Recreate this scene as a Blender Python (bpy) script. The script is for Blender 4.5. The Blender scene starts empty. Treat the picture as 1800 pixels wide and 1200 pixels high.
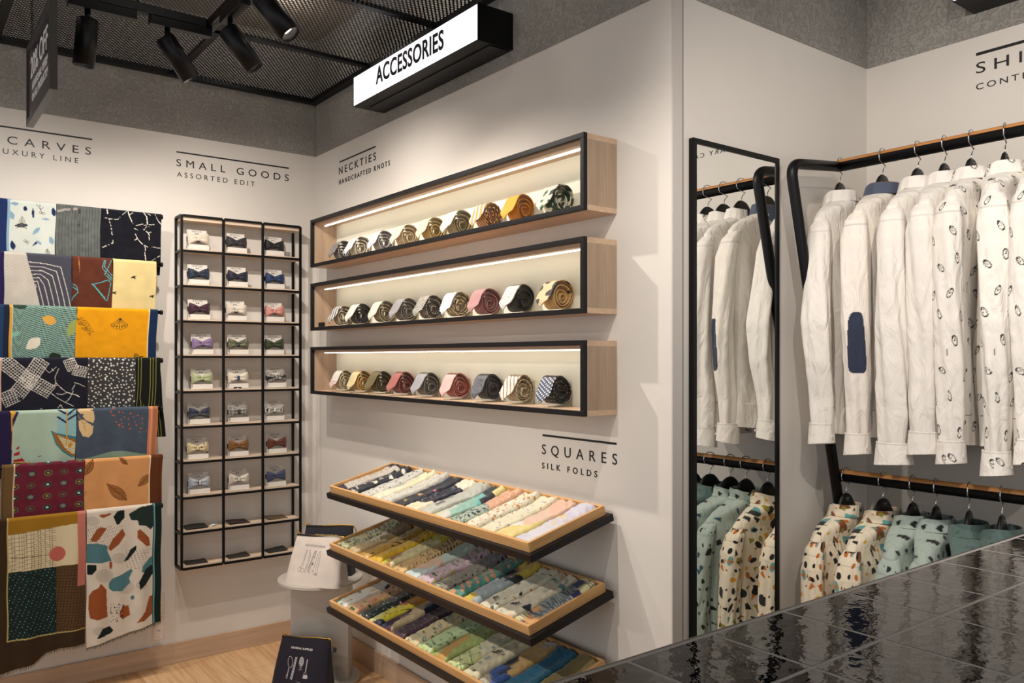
import bpy, math, random
import numpy as np
from mathutils import Vector as V, Matrix, Euler

# ------------------------------------------------------------------ camera, world, exposure
SC = bpy.context.scene
COL = SC.collection
F, CX, HY, H = 1437.4, 900.0, 629.0, 1.5          # focal length and horizon in the 1800x1200 frame, eye height in metres
ANG = math.atan2(1099.0, F)
SA, CA = math.sin(ANG), math.cos(ANG)
cd = bpy.data.cameras.new('camera'); cam = bpy.data.objects.new('camera', cd); COL.objects.link(cam)
cd.sensor_width = 36; cd.lens = F / 1800 * 36; cd.shift_y = (HY - 600) / 1800; cd.clip_start = 0.02
cam.location = (0, 0, H); cam.rotation_euler = (math.pi / 2, 0, -ANG)
SC.camera = cam
w = bpy.data.worlds.new('shop_ambience'); SC.world = w; w.use_nodes = True
w.node_tree.nodes['Background'].inputs[0].default_value = (0.97, 0.98, 1.0, 1)
w.node_tree.nodes['Background'].inputs[1].default_value = .82
SC.view_settings.view_transform = 'Standard'; SC.view_settings.look = 'None'
SC.view_settings.gamma = 1; SC.view_settings.use_curve_mapping = False
SC.view_settings.exposure = 0.12
SPOT_W = 66.0
WARM = (1.0, 0.91, 0.82)

# planes of the place (X along the scarf wall, Y along the necktie wall)
XB, YA, YC, XD = 1.867, 4.21, 1.655, 2.967
ZC, ZP = 2.897, 2.600

def ray(x):
    u = (x - CX) / F
    return SA + CA * u, CA - SA * u
def onX(x, y, X):
    dx, dy = ray(x); t = X / dx
    return V((X, t * dy, H + (HY - y) * t / F))
def onY(x, y, Y):
    dx, dy = ray(x); t = Y / dy
    return V((t * dx, Y, H + (HY - y) * t / F))
def onZ(x, y, Z):
    dx, dy = ray(x); t = (Z - H) * F / (HY - y)
    return V((t * dx, t * dy, Z))
def px(p):
    fx = p[0] * SA + p[1] * CA; rx = p[0] * CA - p[1] * SA
    return CX + F * rx / fx, HY - F * (p[2] - H) / fx

# ------------------------------------------------------------------ lamps that only throw light (their housings are built further down)
def spot(loc, aim, W=None, size=62, blend=1.0, parent=None, col=WARM, r=0.018):
    l = bpy.data.lights.new('spot_beam', 'SPOT'); l.energy = W or SPOT_W; l.color = col
    l.spot_size = math.radians(size); l.spot_blend = blend; l.shadow_soft_size = r
    o = bpy.data.objects.new('spot_beam', l); COL.objects.link(o)
    d = (V(aim) - V(loc)).normalized()
    q = d.to_track_quat('-Z', 'Y')
    if parent is not None:
        M = PM[parent.name].inverted() @ Matrix.LocRotScale(V(loc), q, None)
        o.parent = parent; o.matrix_basis = M
    else:
        o.location = loc; o.rotation_mode = 'QUATERNION'; o.rotation_quaternion = q
    return o

# ------------------------------------------------------------------ helpers
PM = {}
def root(name, label, cat, loc=(0, 0, 0), rot=(0, 0, 0), group=None):
    o = bpy.data.objects.new(name, None); COL.objects.link(o)
    o.empty_display_size = 0.05
    o.location = loc; o.rotation_euler = rot
    PM[o.name] = Matrix.LocRotScale(V(loc), Euler(rot), None)
    o['label'] = label; o['category'] = cat
    if group: o['group'] = group
    return o

class MB:
    def __init__(s): s.v = []; s.f = []; s.sm = []; s.mi = []
    def add(s, vs, fs, smooth=False, mi=0):
        n = len(s.v); s.v += [tuple(p) for p in vs]
        for f in fs: s.f.append(tuple(i + n for i in f)); s.sm.append(smooth); s.mi.append(mi)
        return s
    def box(s, lo, hi, M=None, mi=0):
        x0, y0, z0 = lo; x1, y1, z1 = hi
        vs = [V(p) for p in ((x0,y0,z0),(x1,y0,z0),(x1,y1,z0),(x0,y1,z0),(x0,y0,z1),(x1,y0,z1),(x1,y1,z1),(x0,y1,z1))]
        if M is not None: vs = [M @ p for p in vs]
        return s.add(vs, [(0,3,2,1),(4,5,6,7),(0,1,5,4),(1,2,6,5),(2,3,7,6),(3,0,4,7)], mi=mi)
    def tube(s, path, r, seg=12, cap=True, closed=False, mi=0):
        P = [V(p) for p in path]; n = len(P)
        R = r if hasattr(r, '__len__') else [r] * n
        T = []
        for i in range(n):
            a = P[(i - 1) % n] if (closed or i > 0) else P[i]
            b = P[(i + 1) % n] if (closed or i < n - 1) else P[i]
            T.append((b - a).normalized())
        up = V((0, 0, 1)) if abs(T[0].z) < 0.9 else V((1, 0, 0))
        nrm = (up - T[0] * up.dot(T[0])).normalized(); vs = []
        for i in range(n):
            nrm = (nrm - T[i] * nrm.dot(T[i])).normalized(); bn = T[i].cross(nrm)
            for k in range(seg):
                a = 2 * math.pi * k / seg
                vs.append(P[i] + (nrm * math.cos(a) + bn * math.sin(a)) * R[i])
        fs = []
        for i in range(n if closed else n - 1):
            j = (i + 1) % n
            for k in range(seg):
                l = (k + 1) % seg
                fs.append((i*seg+k, i*seg+l, j*seg+l, j*seg+k))
        s.add(vs, fs, True, mi)
        if cap and not closed:
            b = len(s.v) - len(vs)
            s.f.append(tuple(b + k for k in reversed(range(seg)))); s.sm.append(False); s.mi.append(mi)
            s.f.append(tuple(b + (n-1)*seg + k for k in range(seg))); s.sm.append(False); s.mi.append(mi)
        return s
    def disc(s, c, r, h, seg=64, mi=0):
        c = V(c)
        return s.tube([c, c + V((0, 0, h))], r, seg, mi=mi)
    def lathe(s, prof, M=None, seg=24, mi=0):
        vs = []
        for r, z in prof:
            for k in range(seg):
                a = 2*math.pi*k/seg; p = V((r*math.cos(a), r*math.sin(a), z)); vs.append(M @ p if M is not None else p)
        fs = [(i*seg+k, i*seg+(k+1)%seg, (i+1)*seg+(k+1)%seg, (i+1)*seg+k) for i in range(len(prof)-1) for k in range(seg)]
        return s.add(vs, fs, True, mi)
    def poly(s, pts, th=0.0, nrm=(0,0,1), mi=0):
        n = len(pts); P = [V(p) for p in pts]; N = V(nrm) * th
        s.add(P + [p + N for p in P], [tuple(reversed(range(n))), tuple(range(n, 2*n))] + [(i,(i+1)%n,n+(i+1)%n,n+i) for i in range(n)], mi=mi)
        return s
    def mesh(s, name):
        me = bpy.data.meshes.new(name); me.from_pydata(s.v, [], s.f)
        me.polygons.foreach_set('use_smooth', s.sm); me.polygons.foreach_set('material_index', s.mi)
        me.update(); return me

def part(name, mb, mat, parent=None, world=False, bev=0, solid=0, label=None):
    me = mb if isinstance(mb, bpy.types.Mesh) else mb.mesh(name)
    if world and parent is not None: me.transform(PM[parent.name].inverted())
    for m in (mat if isinstance(mat, (list, tuple)) else [mat]): me.materials.append(m)
    o = bpy.data.objects.new(name, me); COL.objects.link(o)
    if parent is not None:
        o.parent = parent; PM[o.name] = PM[parent.name]
    else: PM[o.name] = Matrix()
    if solid:
        md = o.modifiers.new('thickness', 'SOLIDIFY'); md.thickness = solid; md.offset = 0
    if bev:
        md = o.modifiers.new('bevel', 'BEVEL'); md.width = bev; md.segments = 2; md.limit_method = 'ANGLE'; md.angle_limit = 0.7
        me.polygons.foreach_set('use_smooth', [True]*len(me.polygons))
        wn = o.modifiers.new('wn', 'WEIGHTED_NORMAL')
    if label: o['label'] = label
    return o
def struct(name, mb, mat, **k):
    o = part(name, mb, mat, **k); o['kind'] = 'structure'; return o
def solo(name, mb, mat, label, cat, group=None, **k):
    o = part(name, mb, mat, **k); o['label'] = label; o['category'] = cat
    if group: o['group'] = group
    return o

def lin(c):
    if isinstance(c, str):
        c = tuple(int(c[i:i+2], 16) / 255 for i in (0, 2, 4))
    return np.array([x / 12.92 if x <= 0.04045 else ((x + 0.055) / 1.055) ** 2.4 for x in c])

def grid(name, P, C=None, closed=False, flip=False, capn=False):
    """P (n, m, 3) points; C (n, m, 3) linear colours; closed wraps the second index"""
    n, m = P.shape[:2]
    i = np.arange(n - 1)[:, None]; j = np.arange(m if closed else m - 1)[None, :]
    j2 = (j + 1) % m
    f = np.stack([i*m + j, i*m + j2, (i+1)*m + j2, (i+1)*m + j], -1).reshape(-1, 4)
    if flip: f = f[:, ::-1]
    fl = f.tolist()
    if capn: fl += [list(range(m))[::-1], [(n-1)*m + k for k in range(m)]]
    me = bpy.data.meshes.new(name); me.from_pydata(P.reshape(-1, 3).tolist(), [], fl)
    if C is not None:
        a = me.color_attributes.new('pattern', 'FLOAT_COLOR', 'POINT')
        cc = np.ones((n*m, 4), dtype=np.float32); cc[:, :3] = C.reshape(-1, 3)
        a.data.foreach_set('color', cc.ravel())
    me.polygons.foreach_set('use_smooth', [True] * len(me.polygons)); me.update()
    return me

# ------------------------------------------------------------------ materials
def newmat(name):
    m = bpy.data.materials.new(name); m.use_nodes = True
    nt = m.node_tree; return m, nt, nt.nodes['Principled BSDF'], nt.nodes, nt.links
def plain(name, c, rough=0.5, metal=0.0, bump=0.0, bs=200, spec=0.5, var=0.0, emit=0, coat=0):
    m, nt, b, N, L = newmat(name)
    c = lin(c)
    b.inputs['Base Color'].default_value = (*c, 1); b.inputs['Roughness'].default_value = rough
    b.inputs['Metallic'].default_value = metal; b.inputs['Specular IOR Level'].default_value = spec
    b.inputs['Coat Weight'].default_value = coat
    if emit:
        b.inputs['Emission Color'].default_value = (*c, 1); b.inputs['Emission Strength'].default_value = emit
    tc = N.new('ShaderNodeTexCoord')
    if bump:
        nz = N.new('ShaderNodeTexNoise'); nz.inputs['Scale'].default_value = bs; nz.inputs['Detail'].default_value = 3
        L.new(tc.outputs['Object'], nz.inputs['Vector'])
        bp = N.new('ShaderNodeBump'); bp.inputs['Strength'].default_value = bump; bp.inputs['Distance'].default_value = 0.002
        L.new(nz.outputs['Fac'], bp.inputs['Height']); L.new(bp.outputs['Normal'], b.inputs['Normal'])
    if var:
        nz = N.new('ShaderNodeTexNoise'); nz.inputs['Scale'].default_value = 6; nz.inputs['Detail'].default_value = 5
        L.new(tc.outputs['Object'], nz.inputs['Vector'])
        r = N.new('ShaderNodeMapRange'); r.inputs['From Min'].default_value = 0.3; r.inputs['From Max'].default_value = 0.7
        r.inputs['To Min'].default_value = 1 - var; r.inputs['To Max'].default_value = 1 + var
        L.new(nz.outputs['Fac'], r.inputs['Value'])
        mx = N.new('ShaderNodeVectorMath'); mx.operation = 'SCALE'; mx.inputs[0].default_value = c
        L.new(r.outputs['Result'], mx.inputs['Scale']); L.new(mx.outputs[0], b.inputs['Base Color'])
    return m
def wood(name, c1, c2, axis='Y', scale=1.0, rough=0.45, bump=0.15, contrast=1.0):
    m, nt, b, N, L = newmat(name)
    tc = N.new('ShaderNodeTexCoord'); mp = N.new('ShaderNodeMapping')
    s = {'X': (2, 40, 40), 'Y': (40, 2, 40), 'Z': (40, 40, 2)}[axis]
    mp.inputs['Scale'].default_value = [k * scale for k in s]
    L.new(tc.outputs['Object'], mp.inputs['Vector'])
    nz = N.new('ShaderNodeTexNoise'); nz.inputs['Scale'].default_value = 1; nz.inputs['Detail'].default_value = 6
    nz.inputs['Roughness'].default_value = 0.65; nz.inputs['Distortion'].default_value = 0.6
    L.new(mp.outputs[0], nz.inputs['Vector'])
    cr = N.new('ShaderNodeValToRGB'); cr.color_ramp.elements[0].position = 0.5 - 0.2 / contrast; cr.color_ramp.elements[1].position = 0.5 + 0.2 / contrast
    cr.color_ramp.elements[0].color = (*lin(c1), 1); cr.color_ramp.elements[1].color = (*lin(c2), 1)
    L.new(nz.outputs['Fac'], cr.inputs[0]); L.new(cr.outputs[0], b.inputs['Base Color'])
    b.inputs['Roughness'].default_value = rough
    bp = N.new('ShaderNodeBump'); bp.inputs['Strength'].default_value = bump; bp.inputs['Distance'].default_value = 0.001
    L.new(nz.outputs['Fac'], bp.inputs['Height']); L.new(bp.outputs['Normal'], b.inputs['Normal'])
    return m
def textile(name, rough, sheen, ws=900, bump=0.25, spec=0.3, crinkle=0, shade=1):
    m, nt, b, N, L = newmat(name)
    a = N.new('ShaderNodeAttribute'); a.attribute_name = 'pattern'
    if shade != 1:
        vm = N.new('ShaderNodeVectorMath'); vm.operation = 'SCALE'; vm.inputs['Scale'].default_value = shade
        L.new(a.outputs['Color'], vm.inputs[0]); L.new(vm.outputs[0], b.inputs['Base Color'])
    else: L.new(a.outputs['Color'], b.inputs['Base Color'])
    b.inputs['Roughness'].default_value = rough; b.inputs['Sheen Weight'].default_value = sheen
    b.inputs['Specular IOR Level'].default_value = spec
    tc = N.new('ShaderNodeTexCoord'); nz = N.new('ShaderNodeTexNoise'); nz.inputs['Scale'].default_value = ws; nz.inputs['Detail'].default_value = 2
    L.new(tc.outputs['Object'], nz.inputs['Vector'])
    bp = N.new('ShaderNodeBump'); bp.inputs['Strength'].default_value = bump; bp.inputs['Distance'].default_value = 0.0006
    L.new(nz.outputs['Fac'], bp.inputs['Height']); L.new(bp.outputs['Normal'], b.inputs['Normal'])
    if crinkle:
        n2 = N.new('ShaderNodeTexNoise'); n2.inputs['Scale'].default_value = 20; n2.inputs['Detail'].default_value = 3; n2.inputs['Distortion'].default_value = 1.2
        mp = N.new('ShaderNodeMapping'); mp.inputs['Scale'].default_value = (1, 1, .45); L.new(tc.outputs['Object'], mp.inputs['Vector']); L.new(mp.outputs[0], n2.inputs['Vector'])
        b2 = N.new('ShaderNodeBump'); b2.inputs['Strength'].default_value = crinkle; b2.inputs['Distance'].default_value = 0.012
        L.new(n2.outputs['Fac'], b2.inputs['Height']); L.new(b2.outputs['Normal'], bp.inputs['Normal'])
    return m
def plaster(name, c, c2, strength, scale, dist=0.004):
    m, nt, b, N, L = newmat(name)
    tc = N.new('ShaderNodeTexCoord')
    n1 = N.new('ShaderNodeTexNoise'); n1.inputs['Scale'].default_value = scale; n1.inputs['Detail'].default_value = 6; n1.inputs['Distortion'].default_value = 1.5
    n2 = N.new('ShaderNodeTexNoise'); n2.inputs['Scale'].default_value = 2.5; n2.inputs['Detail'].default_value = 4
    L.new(tc.outputs['Object'], n1.inputs['Vector']); L.new(tc.outputs['Object'], n2.inputs['Vector'])
    cr = N.new('ShaderNodeValToRGB'); cr.color_ramp.elements[0].position = .35; cr.color_ramp.elements[1].position = .65
    cr.color_ramp.elements[0].color = (*lin(c), 1); cr.color_ramp.elements[1].color = (*lin(c2), 1)
    L.new(n2.outputs['Fac'], cr.inputs[0]); L.new(cr.outputs[0], b.inputs['Base Color'])
    b.inputs['Roughness'].default_value = 0.85; b.inputs['Specular IOR Level'].default_value = 0.2
    r = N.new('ShaderNodeValToRGB'); r.color_ramp.elements[0].position = .38; r.color_ramp.elements[1].position = .52
    L.new(n1.outputs['Fac'], r.inputs[0])
    bp = N.new('ShaderNodeBump'); bp.inputs['Strength'].default_value = strength; bp.inputs['Distance'].default_value = dist
    L.new(r.outputs[0], bp.inputs['Height']); L.new(bp.outputs['Normal'], b.inputs['Normal'])
    return m

M_wall = plain('warm_white_paint', 'd9d3cb', 0.75, bump=0.12, bs=350, spec=0.25, var=0.015)
M_plaster = plaster('grey_rough_plaster', '908c86', '9d9a94', .8, 48, 0.004)
M_black = plain('black_powder_coat', '08080a', 0.42, bump=0.05, bs=500, spec=.25)
M_blackmet = plain('black_lamp_metal', '070709', 0.4, spec=0.3)
M_blackedge = plain('black_stained_edge', '111014', 0.45, bump=0.08, bs=300, spec=.3)
M_chrome = plain('chrome', 'd8d8d8', 0.15, 1.0)
M_brass = plain('brass', 'c89a3c', 0.3, 1.0)
M_ink = plain('black_lettering', '0b0b0d', 0.5)
M_whiteink = plain('white_lettering', 'eeeae6', 0.6)
M_greyink = plain('grey_print', '8d8a88', 0.7)
M_card = plain('white_card', 'dcd4ca', 0.7)
M_cream = plain('cream_box_lining', 'e4e3d2', 0.7, spec=0.2)
M_oak_h = wood('pale_ash_veneer_lengthwise', 'b99b80', 'd3b699', 'Y', 1.0)
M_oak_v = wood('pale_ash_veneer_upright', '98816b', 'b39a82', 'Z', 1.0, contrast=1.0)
M_oak_x = wood('pale_ash_shelf_boards', 'cbb096', 'e2cbb2', 'X', 1.0)
M_tray = wood('honey_pine', 'c08d55', 'ddb077', 'Y', 0.7, contrast=1.2)
M_rail = wood('oiled_beech_rail', 'a8703c', 'c98d52', 'Y', 1.0)
M_skirt = wood('ash_skirting', 'b0937a', 'cbae92', 'Y', 0.6)
M_skirtx = wood('ash_skirting_scarf_wall', 'b0937a', 'cbae92', 'X', 0.6)
M_led = plain('led_strip_light', 'fff6e8', 0.5, emit=5.0)
M_sleeve = textile('cotton_cloth', 0.85, 0.15, 700, 0.25, crinkle=.9)
M_wool = textile('woven_scarf_cloth', 0.95, 0.12, 420, 0.35, 0.1, shade=.88)
M_silk = textile('silk_cloth', 0.55, 0.2, 900, 0.12, 0.4, shade=.88)
M_tie = textile('necktie_cloth', 0.6, 0.25, 900, 0.2, 0.35, shade=.82)
M_canvas = textile('bag_canvas', 0.8, 0.1, 600, 0.4)
M_mirror = plain('mirror_glass', 'f2f3f0', 0.0, 1.0)
M_stand = plain('grey_beige_lacquer', 'b9b2a8', 0.45)

# ------------------------------------------------------------------ the room
def floor_mat():
    m, nt, b, N, L = newmat('oak_plank_floor')
    tc = N.new('ShaderNodeTexCoord'); mp = N.new('ShaderNodeMapping'); mp.inputs['Rotation'].default_value = (0, 0, math.pi/2)
    L.new(tc.outputs['Object'], mp.inputs['Vector'])
    br = N.new('ShaderNodeTexBrick'); br.inputs['Scale'].default_value = 1
    br.inputs['Brick Width'].default_value = 1.3; br.inputs['Row Height'].default_value = 0.19; br.inputs['Mortar Size'].default_value = 0.0012
    br.inputs['Color1'].default_value = (*lin('cba377'), 1); br.inputs['Color2'].default_value = (*lin('dcb88d'), 1); br.inputs['Mortar'].default_value = (*lin('94734f'), 1)
    L.new(mp.outputs[0], br.inputs['Vector'])
    m2 = N.new('ShaderNodeMapping'); m2.inputs['Scale'].default_value = (45, 3, 3); L.new(tc.outputs['Object'], m2.inputs['Vector'])
    nz = N.new('ShaderNodeTexNoise'); nz.inputs['Scale'].default_value = 1; nz.inputs['Detail'].default_value = 7; nz.inputs['Distortion'].default_value = 0.8
    L.new(m2.outputs[0], nz.inputs['Vector'])
    cr = N.new('ShaderNodeValToRGB'); cr.color_ramp.elements[0].position = .35; cr.color_ramp.elements[1].position = .65
    cr.color_ramp.elements[0].color = (*lin('b98f64'), 1); cr.color_ramp.elements[1].color = (1, 1, 1, 1)
    L.new(nz.outputs['Fac'], cr.inputs[0])
    mx = N.new('ShaderNodeMix'); mx.data_type = 'RGBA'; mx.blend_type = 'MULTIPLY'; mx.inputs[0].default_value = .45
    L.new(br.outputs['Color'], mx.inputs[6]); L.new(cr.outputs[0], mx.inputs[7]); L.new(mx.outputs[2], b.inputs['Base Color'])
    b.inputs['Roughness'].default_value = 0.5
    bp = N.new('ShaderNodeBump'); bp.inputs['Strength'].default_value = .2; bp.inputs['Distance'].default_value = 0.001
    L.new(nz.outputs['Fac'], bp.inputs['Height']); L.new(bp.outputs['Normal'], b.inputs['Normal'])
    return m
def mesh_mat():
    m, nt, b, N, L = newmat('black_expanded_metal_mesh')
    b.inputs['Base Color'].default_value = (*lin('0e0d0d'), 1); b.inputs['Roughness'].default_value = .5
    tc = N.new('ShaderNodeTexCoord'); sp = N.new('ShaderNodeSeparateXYZ'); L.new(tc.outputs['Object'], sp.inputs[0])
    def mth(op, a, c=None):
        n = N.new('ShaderNodeMath'); n.operation = op
        for i, q in enumerate((a, c)):
            if q is None: continue
            if isinstance(q, (int, float)): n.inputs[i].default_value = q
            else: L.new(q, n.inputs[i])
        return n.outputs[0]
    cx = mth('COSINE', mth('MULTIPLY', sp.outputs[0], math.pi * 2 / 0.019))
    cy = mth('COSINE', mth('MULTIPLY', sp.outputs[1], math.pi * 2 / 0.026))
    h = mth('GREATER_THAN', mth('ABSOLUTE', mth('ADD', cx, cy)), 1.12)
    tr = N.new('ShaderNodeBsdfTransparent'); mi = N.new('ShaderNodeMixShader')
    L.new(h, mi.inputs[0]); L.new(b.outputs[0], mi.inputs[1]); L.new(tr.outputs[0], mi.inputs[2])
    L.new(mi.outputs[0], N['Material Output'].inputs['Surface'])
    return m
XL, YB = -2.6, -2.2
struct('floor', MB().box((XL, YB, -0.06), (XD + .12, YA + .12, 0)), floor_mat())
ZS = 3.22
wl = struct('wall_left', MB().box((XL, YA, 0), (XB, YA + .12, ZS)), M_wall)
wf = struct('wall_middle', MB().box((XB, YC, 0), (XB + .12, YA, ZS)), M_wall)
wm = struct('wall_mirror', MB().box((XB + .12, YC, 0), (XD, YC + .12, ZS)), M_wall)
wr = struct('wall_right', MB().box((XD, YB, 0), (XD + .12, YC + .12, ZS)), M_wall)
def band(parent, lo, hi): part('plaster_band', MB().box(lo, hi), M_plaster, parent, bev=0.003)
band(wl, (XL, YA - .004, ZP), (XB - .004, YA, ZS)); band(wf, (XB - .004, YC - .004, ZP), (XB, YA, ZS))
band(wm, (XB, YC - .004, ZP), (XD - .004, YC, ZS)); band(wr, (XD - .004, YB, ZP), (XD, YC - .004, ZS))
struct('ceiling', MB().box((XL, YB, ZS), (XD + .12, YA + .12, ZS + .1)), plain('ceiling_slab', 'a3988c', .9))
struct('baseboard_left', MB().box((XL, YA - .014, 0), (XB - .014, YA, .100)), M_skirtx, bev=.002)
struct('baseboard_middle', MB().box((XB - .014, YC - .014, 0), (XB, YA, .100)), M_skirt, bev=.002)
struct('baseboard_right', MB().box((XD - .014, YB, 0), (XD, YC - .014, .100)), M_skirt, bev=.002)
p = onY(1199.5, 600, YC)
struct('trim_1', MB().box((p.x - .0025, YC - .0015, 0), (p.x + .0025, YC, ZP)), plain('brown_joint_line', '4a3a30', .8))
struct('trim_2', MB().box((XB, YC - .004, 0), (p.x - .0025, YC, ZP)), plain('grey_panel_edge', 'c3bcb6', .7), bev=.001)
# mesh ceiling under the slab
mc = root('mesh_ceiling', 'black perforated metal mesh ceiling hung above the whole shop corner', 'ceiling mesh', (0, 0, ZC))
mm = mesh_mat()
part('mesh_panel', MB().add([(XL, YB, 0), (XD, YB, 0), (XD, YA, 0), (XL, YA, 0)], [(3, 2, 1, 0)]), mm, mc)
yj = [2.92 + .6 * k for k in (-4, -3, -2, -1, 0, 1)]; xj = [1.12 + .745 * k for k in (-2, -1, 0)]
for y in yj: part('panel_joint', MB().box((XL, y - .016, -.012), (XB if y > YC else XD, y + .016, .004)), M_blackmet, mc)
for x in xj: part('panel_joint', MB().box((x - .016, YB, -.012), (x + .016, YA, .004)), M_blackmet, mc)
for lo, hi in (((XL, YA-.045, -.02), (XB, YA-.004, .004)), ((XB-.045, YC, -.02), (XB-.004, YA-.045, .004)),
               ((XB-.045, YC-.045, -.02), (XD, YC-.004, .004)), ((XD-.045, YB, -.02), (XD-.004, YC-.045, .004))):
    part('edge_rail', MB().box(lo, hi), M_blackmet, mc)

# ------------------------------------------------------------------ track lighting
TZ = 2.80
tx, ty = 1.02, 3.30
t = root('light_track', 'black lighting track running along the scarf wall under the mesh ceiling', 'lighting track', (0, ty, TZ))
part('rail', MB().box((-1.6, -.018, 0), (tx - .02, .018, .034)), M_blackmet, t, bev=.002)
part('groove', MB().box((-1.6, -.006, -.001), (tx - .02, .006, .001)), M_black, t)
for x in (-1.2, -.2, .75): part('hanger_rod', MB().tube([(x, 0, .034), (x, 0, ZC - TZ)], .004), M_blackmet, t)
t = root('light_track', 'black lighting track running towards the camera from the track corner', 'lighting track', (tx, 0, TZ))
part('rail', MB().box((-.018, -1.4, 0), (.018, ty + .018, .034)), M_blackmet, t, bev=.002)
part('groove', MB().box((-.006, -1.4, -.001), (.006, ty + .018, .001)), M_black, t)
for y in (-1., .4, 1.9, 3.1): part('hanger_rod', MB().tube([(0, y, .034), (0, y, ZC - TZ)], .004), M_blackmet, t)
M_lens = plain('lamp_lens', 'fff1dd', .4, emit=14.0)
def spotlight(x, y, aim, along, label, W=None, size=62, length=.150, hr=.037, beam=None):
    o = root('track_spotlight', label, 'spotlight', (x, y, TZ), group='black cylinder spotlights on the ceiling tracks')
    a, b_ = ((.115, .020) if along == 'X' else (.020, .115))
    off = .05 if along == 'X' else 0; offy = 0 if along == 'X' else -.05
    part('adapter', MB().box((off - a, offy - b_, -.034), (off + a, offy + b_, -.0005)), M_blackmet, o, bev=.003)
    part('stem', MB().tube([(0, 0, -.034), (0, 0, -.085)], .010), M_blackmet, o)
    piv = V((0, 0, -.088)); d = (V(aim) - V((x, y, TZ)) - piv).normalized()
    Mx = Matrix.Translation(piv) @ d.to_track_quat('-Z', 'Y').to_matrix().to_4x4()
    prof = [(0.001, .02), (hr - .004, .02), (hr, .014), (hr, -length), (hr - .004, -length), (hr - .005, -length + .012), (hr - .012, -length + .03)]
    part('housing', MB().lathe(prof, Mx, 32), M_blackmet, o)
    part('lens', MB().lathe([(.001, -length + .028), (hr - .011, -length + .028)], Mx, 32), M_lens, o)
    e = V((x, y, TZ)) + piv + d * (length + .004)
    spot(e, beam or aim, W, size, parent=o)
    return o
spotlight(.58, ty, (.50, 3.42, 1.6), 'X', 'black cylinder spotlight pointing straight down behind the hanging discount sign', 34, 125, beam=(.45, YA, 1.3))
spotlight(.856, ty, (1.12, 3.30, 2.35), 'X', 'black cylinder spotlight on the scarf wall track, nearest the track corner', 44, 125, beam=(1.35, YA, 1.3))
spotlight(tx, 3.07, (1.28, 2.98, 2.35), 'Y', 'black cylinder spotlight tilted right just past the track corner', 46, 125, beam=(XB, 3.2, 1.3))
spotlight(tx, 2.72, (1.26, 2.50, 2.3), 'Y', 'black spotlight with a bright rim at the top edge of the photo', 60, 105, beam=(XB, 2.3, .95))
# point lights added above the mesh to brighten the slab, some at visible glows
for i, (x, y, e) in enumerate(((.95, 2.35, 5), (1.50, 2.75, 5), (.25, 3.5, 3), (.1, 2.4, 3), (-.9, 3.4, 3), (1.5, 3.75, 2), (2.4, 1.0, 3), (2.3, 0, 3))):
    l = bpy.data.lights.new('void_fill_light', 'POINT'); l.energy = e; l.color = WARM; l.shadow_soft_size = .05
    o = bpy.data.objects.new('void_fill_light', l); COL.objects.link(o); o.location = (x, y, 3.10)
# spotlights further along the tracks, beyond the frame
spotlight(-.50, ty, (.2, YA, 1.1), 'X', 'black cylinder spotlight on the track above the left end of the scarves', 50, 90)
spotlight(-1.3, ty, (-.9, YA, 1.2), 'X', 'black cylinder spotlight at the far left end of the scarf wall track', 50, 80)
spotlight(tx, 1.35, (XB, 1.9, .9), 'Y', 'black cylinder spotlight on the track in front of the mirror corner', 32, 100)
spotlight(tx, .95, (XD, 1.15, 1.55), 'Y', 'black cylinder spotlight aimed at the white shirts', 50, 100)
spotlight(tx, .25, (2.8, .75, 1.55), 'Y', 'black cylinder spotlight above the tiled counter aimed at the shirt rack', 52, 100)
spotlight(tx, -.6, (XD, -.2, 1.4), 'Y', 'black cylinder spotlight behind the camera on the long track', 60, 80)

t = root('light_track', 'black unseen lighting track added left of the camera to carry the tray fill lamps', 'lighting track', (-1.0, 0, TZ))  # unseen track, added with its two lamps to fill the trays with light
part('rail', MB().box((-.018, -1.8, 0), (.018, 3.0, .034)), M_blackmet, t, bev=.002)
for y in (-1., 1., 2.8): part('hanger_rod', MB().tube([(0, y, .034), (0, y, ZC - TZ)], .004), M_blackmet, t)
spotlight(-1.0, 2.75, (1.7, 2.75, .7), 'Y', 'black cylinder spotlight added out of view as fill light for the silk trays', 90, 40)
spotlight(-1.0, 1.95, (1.7, 2.2, .7), 'Y', 'black cylinder spotlight added out of view as fill light for the lower trays', 90, 40)
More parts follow.
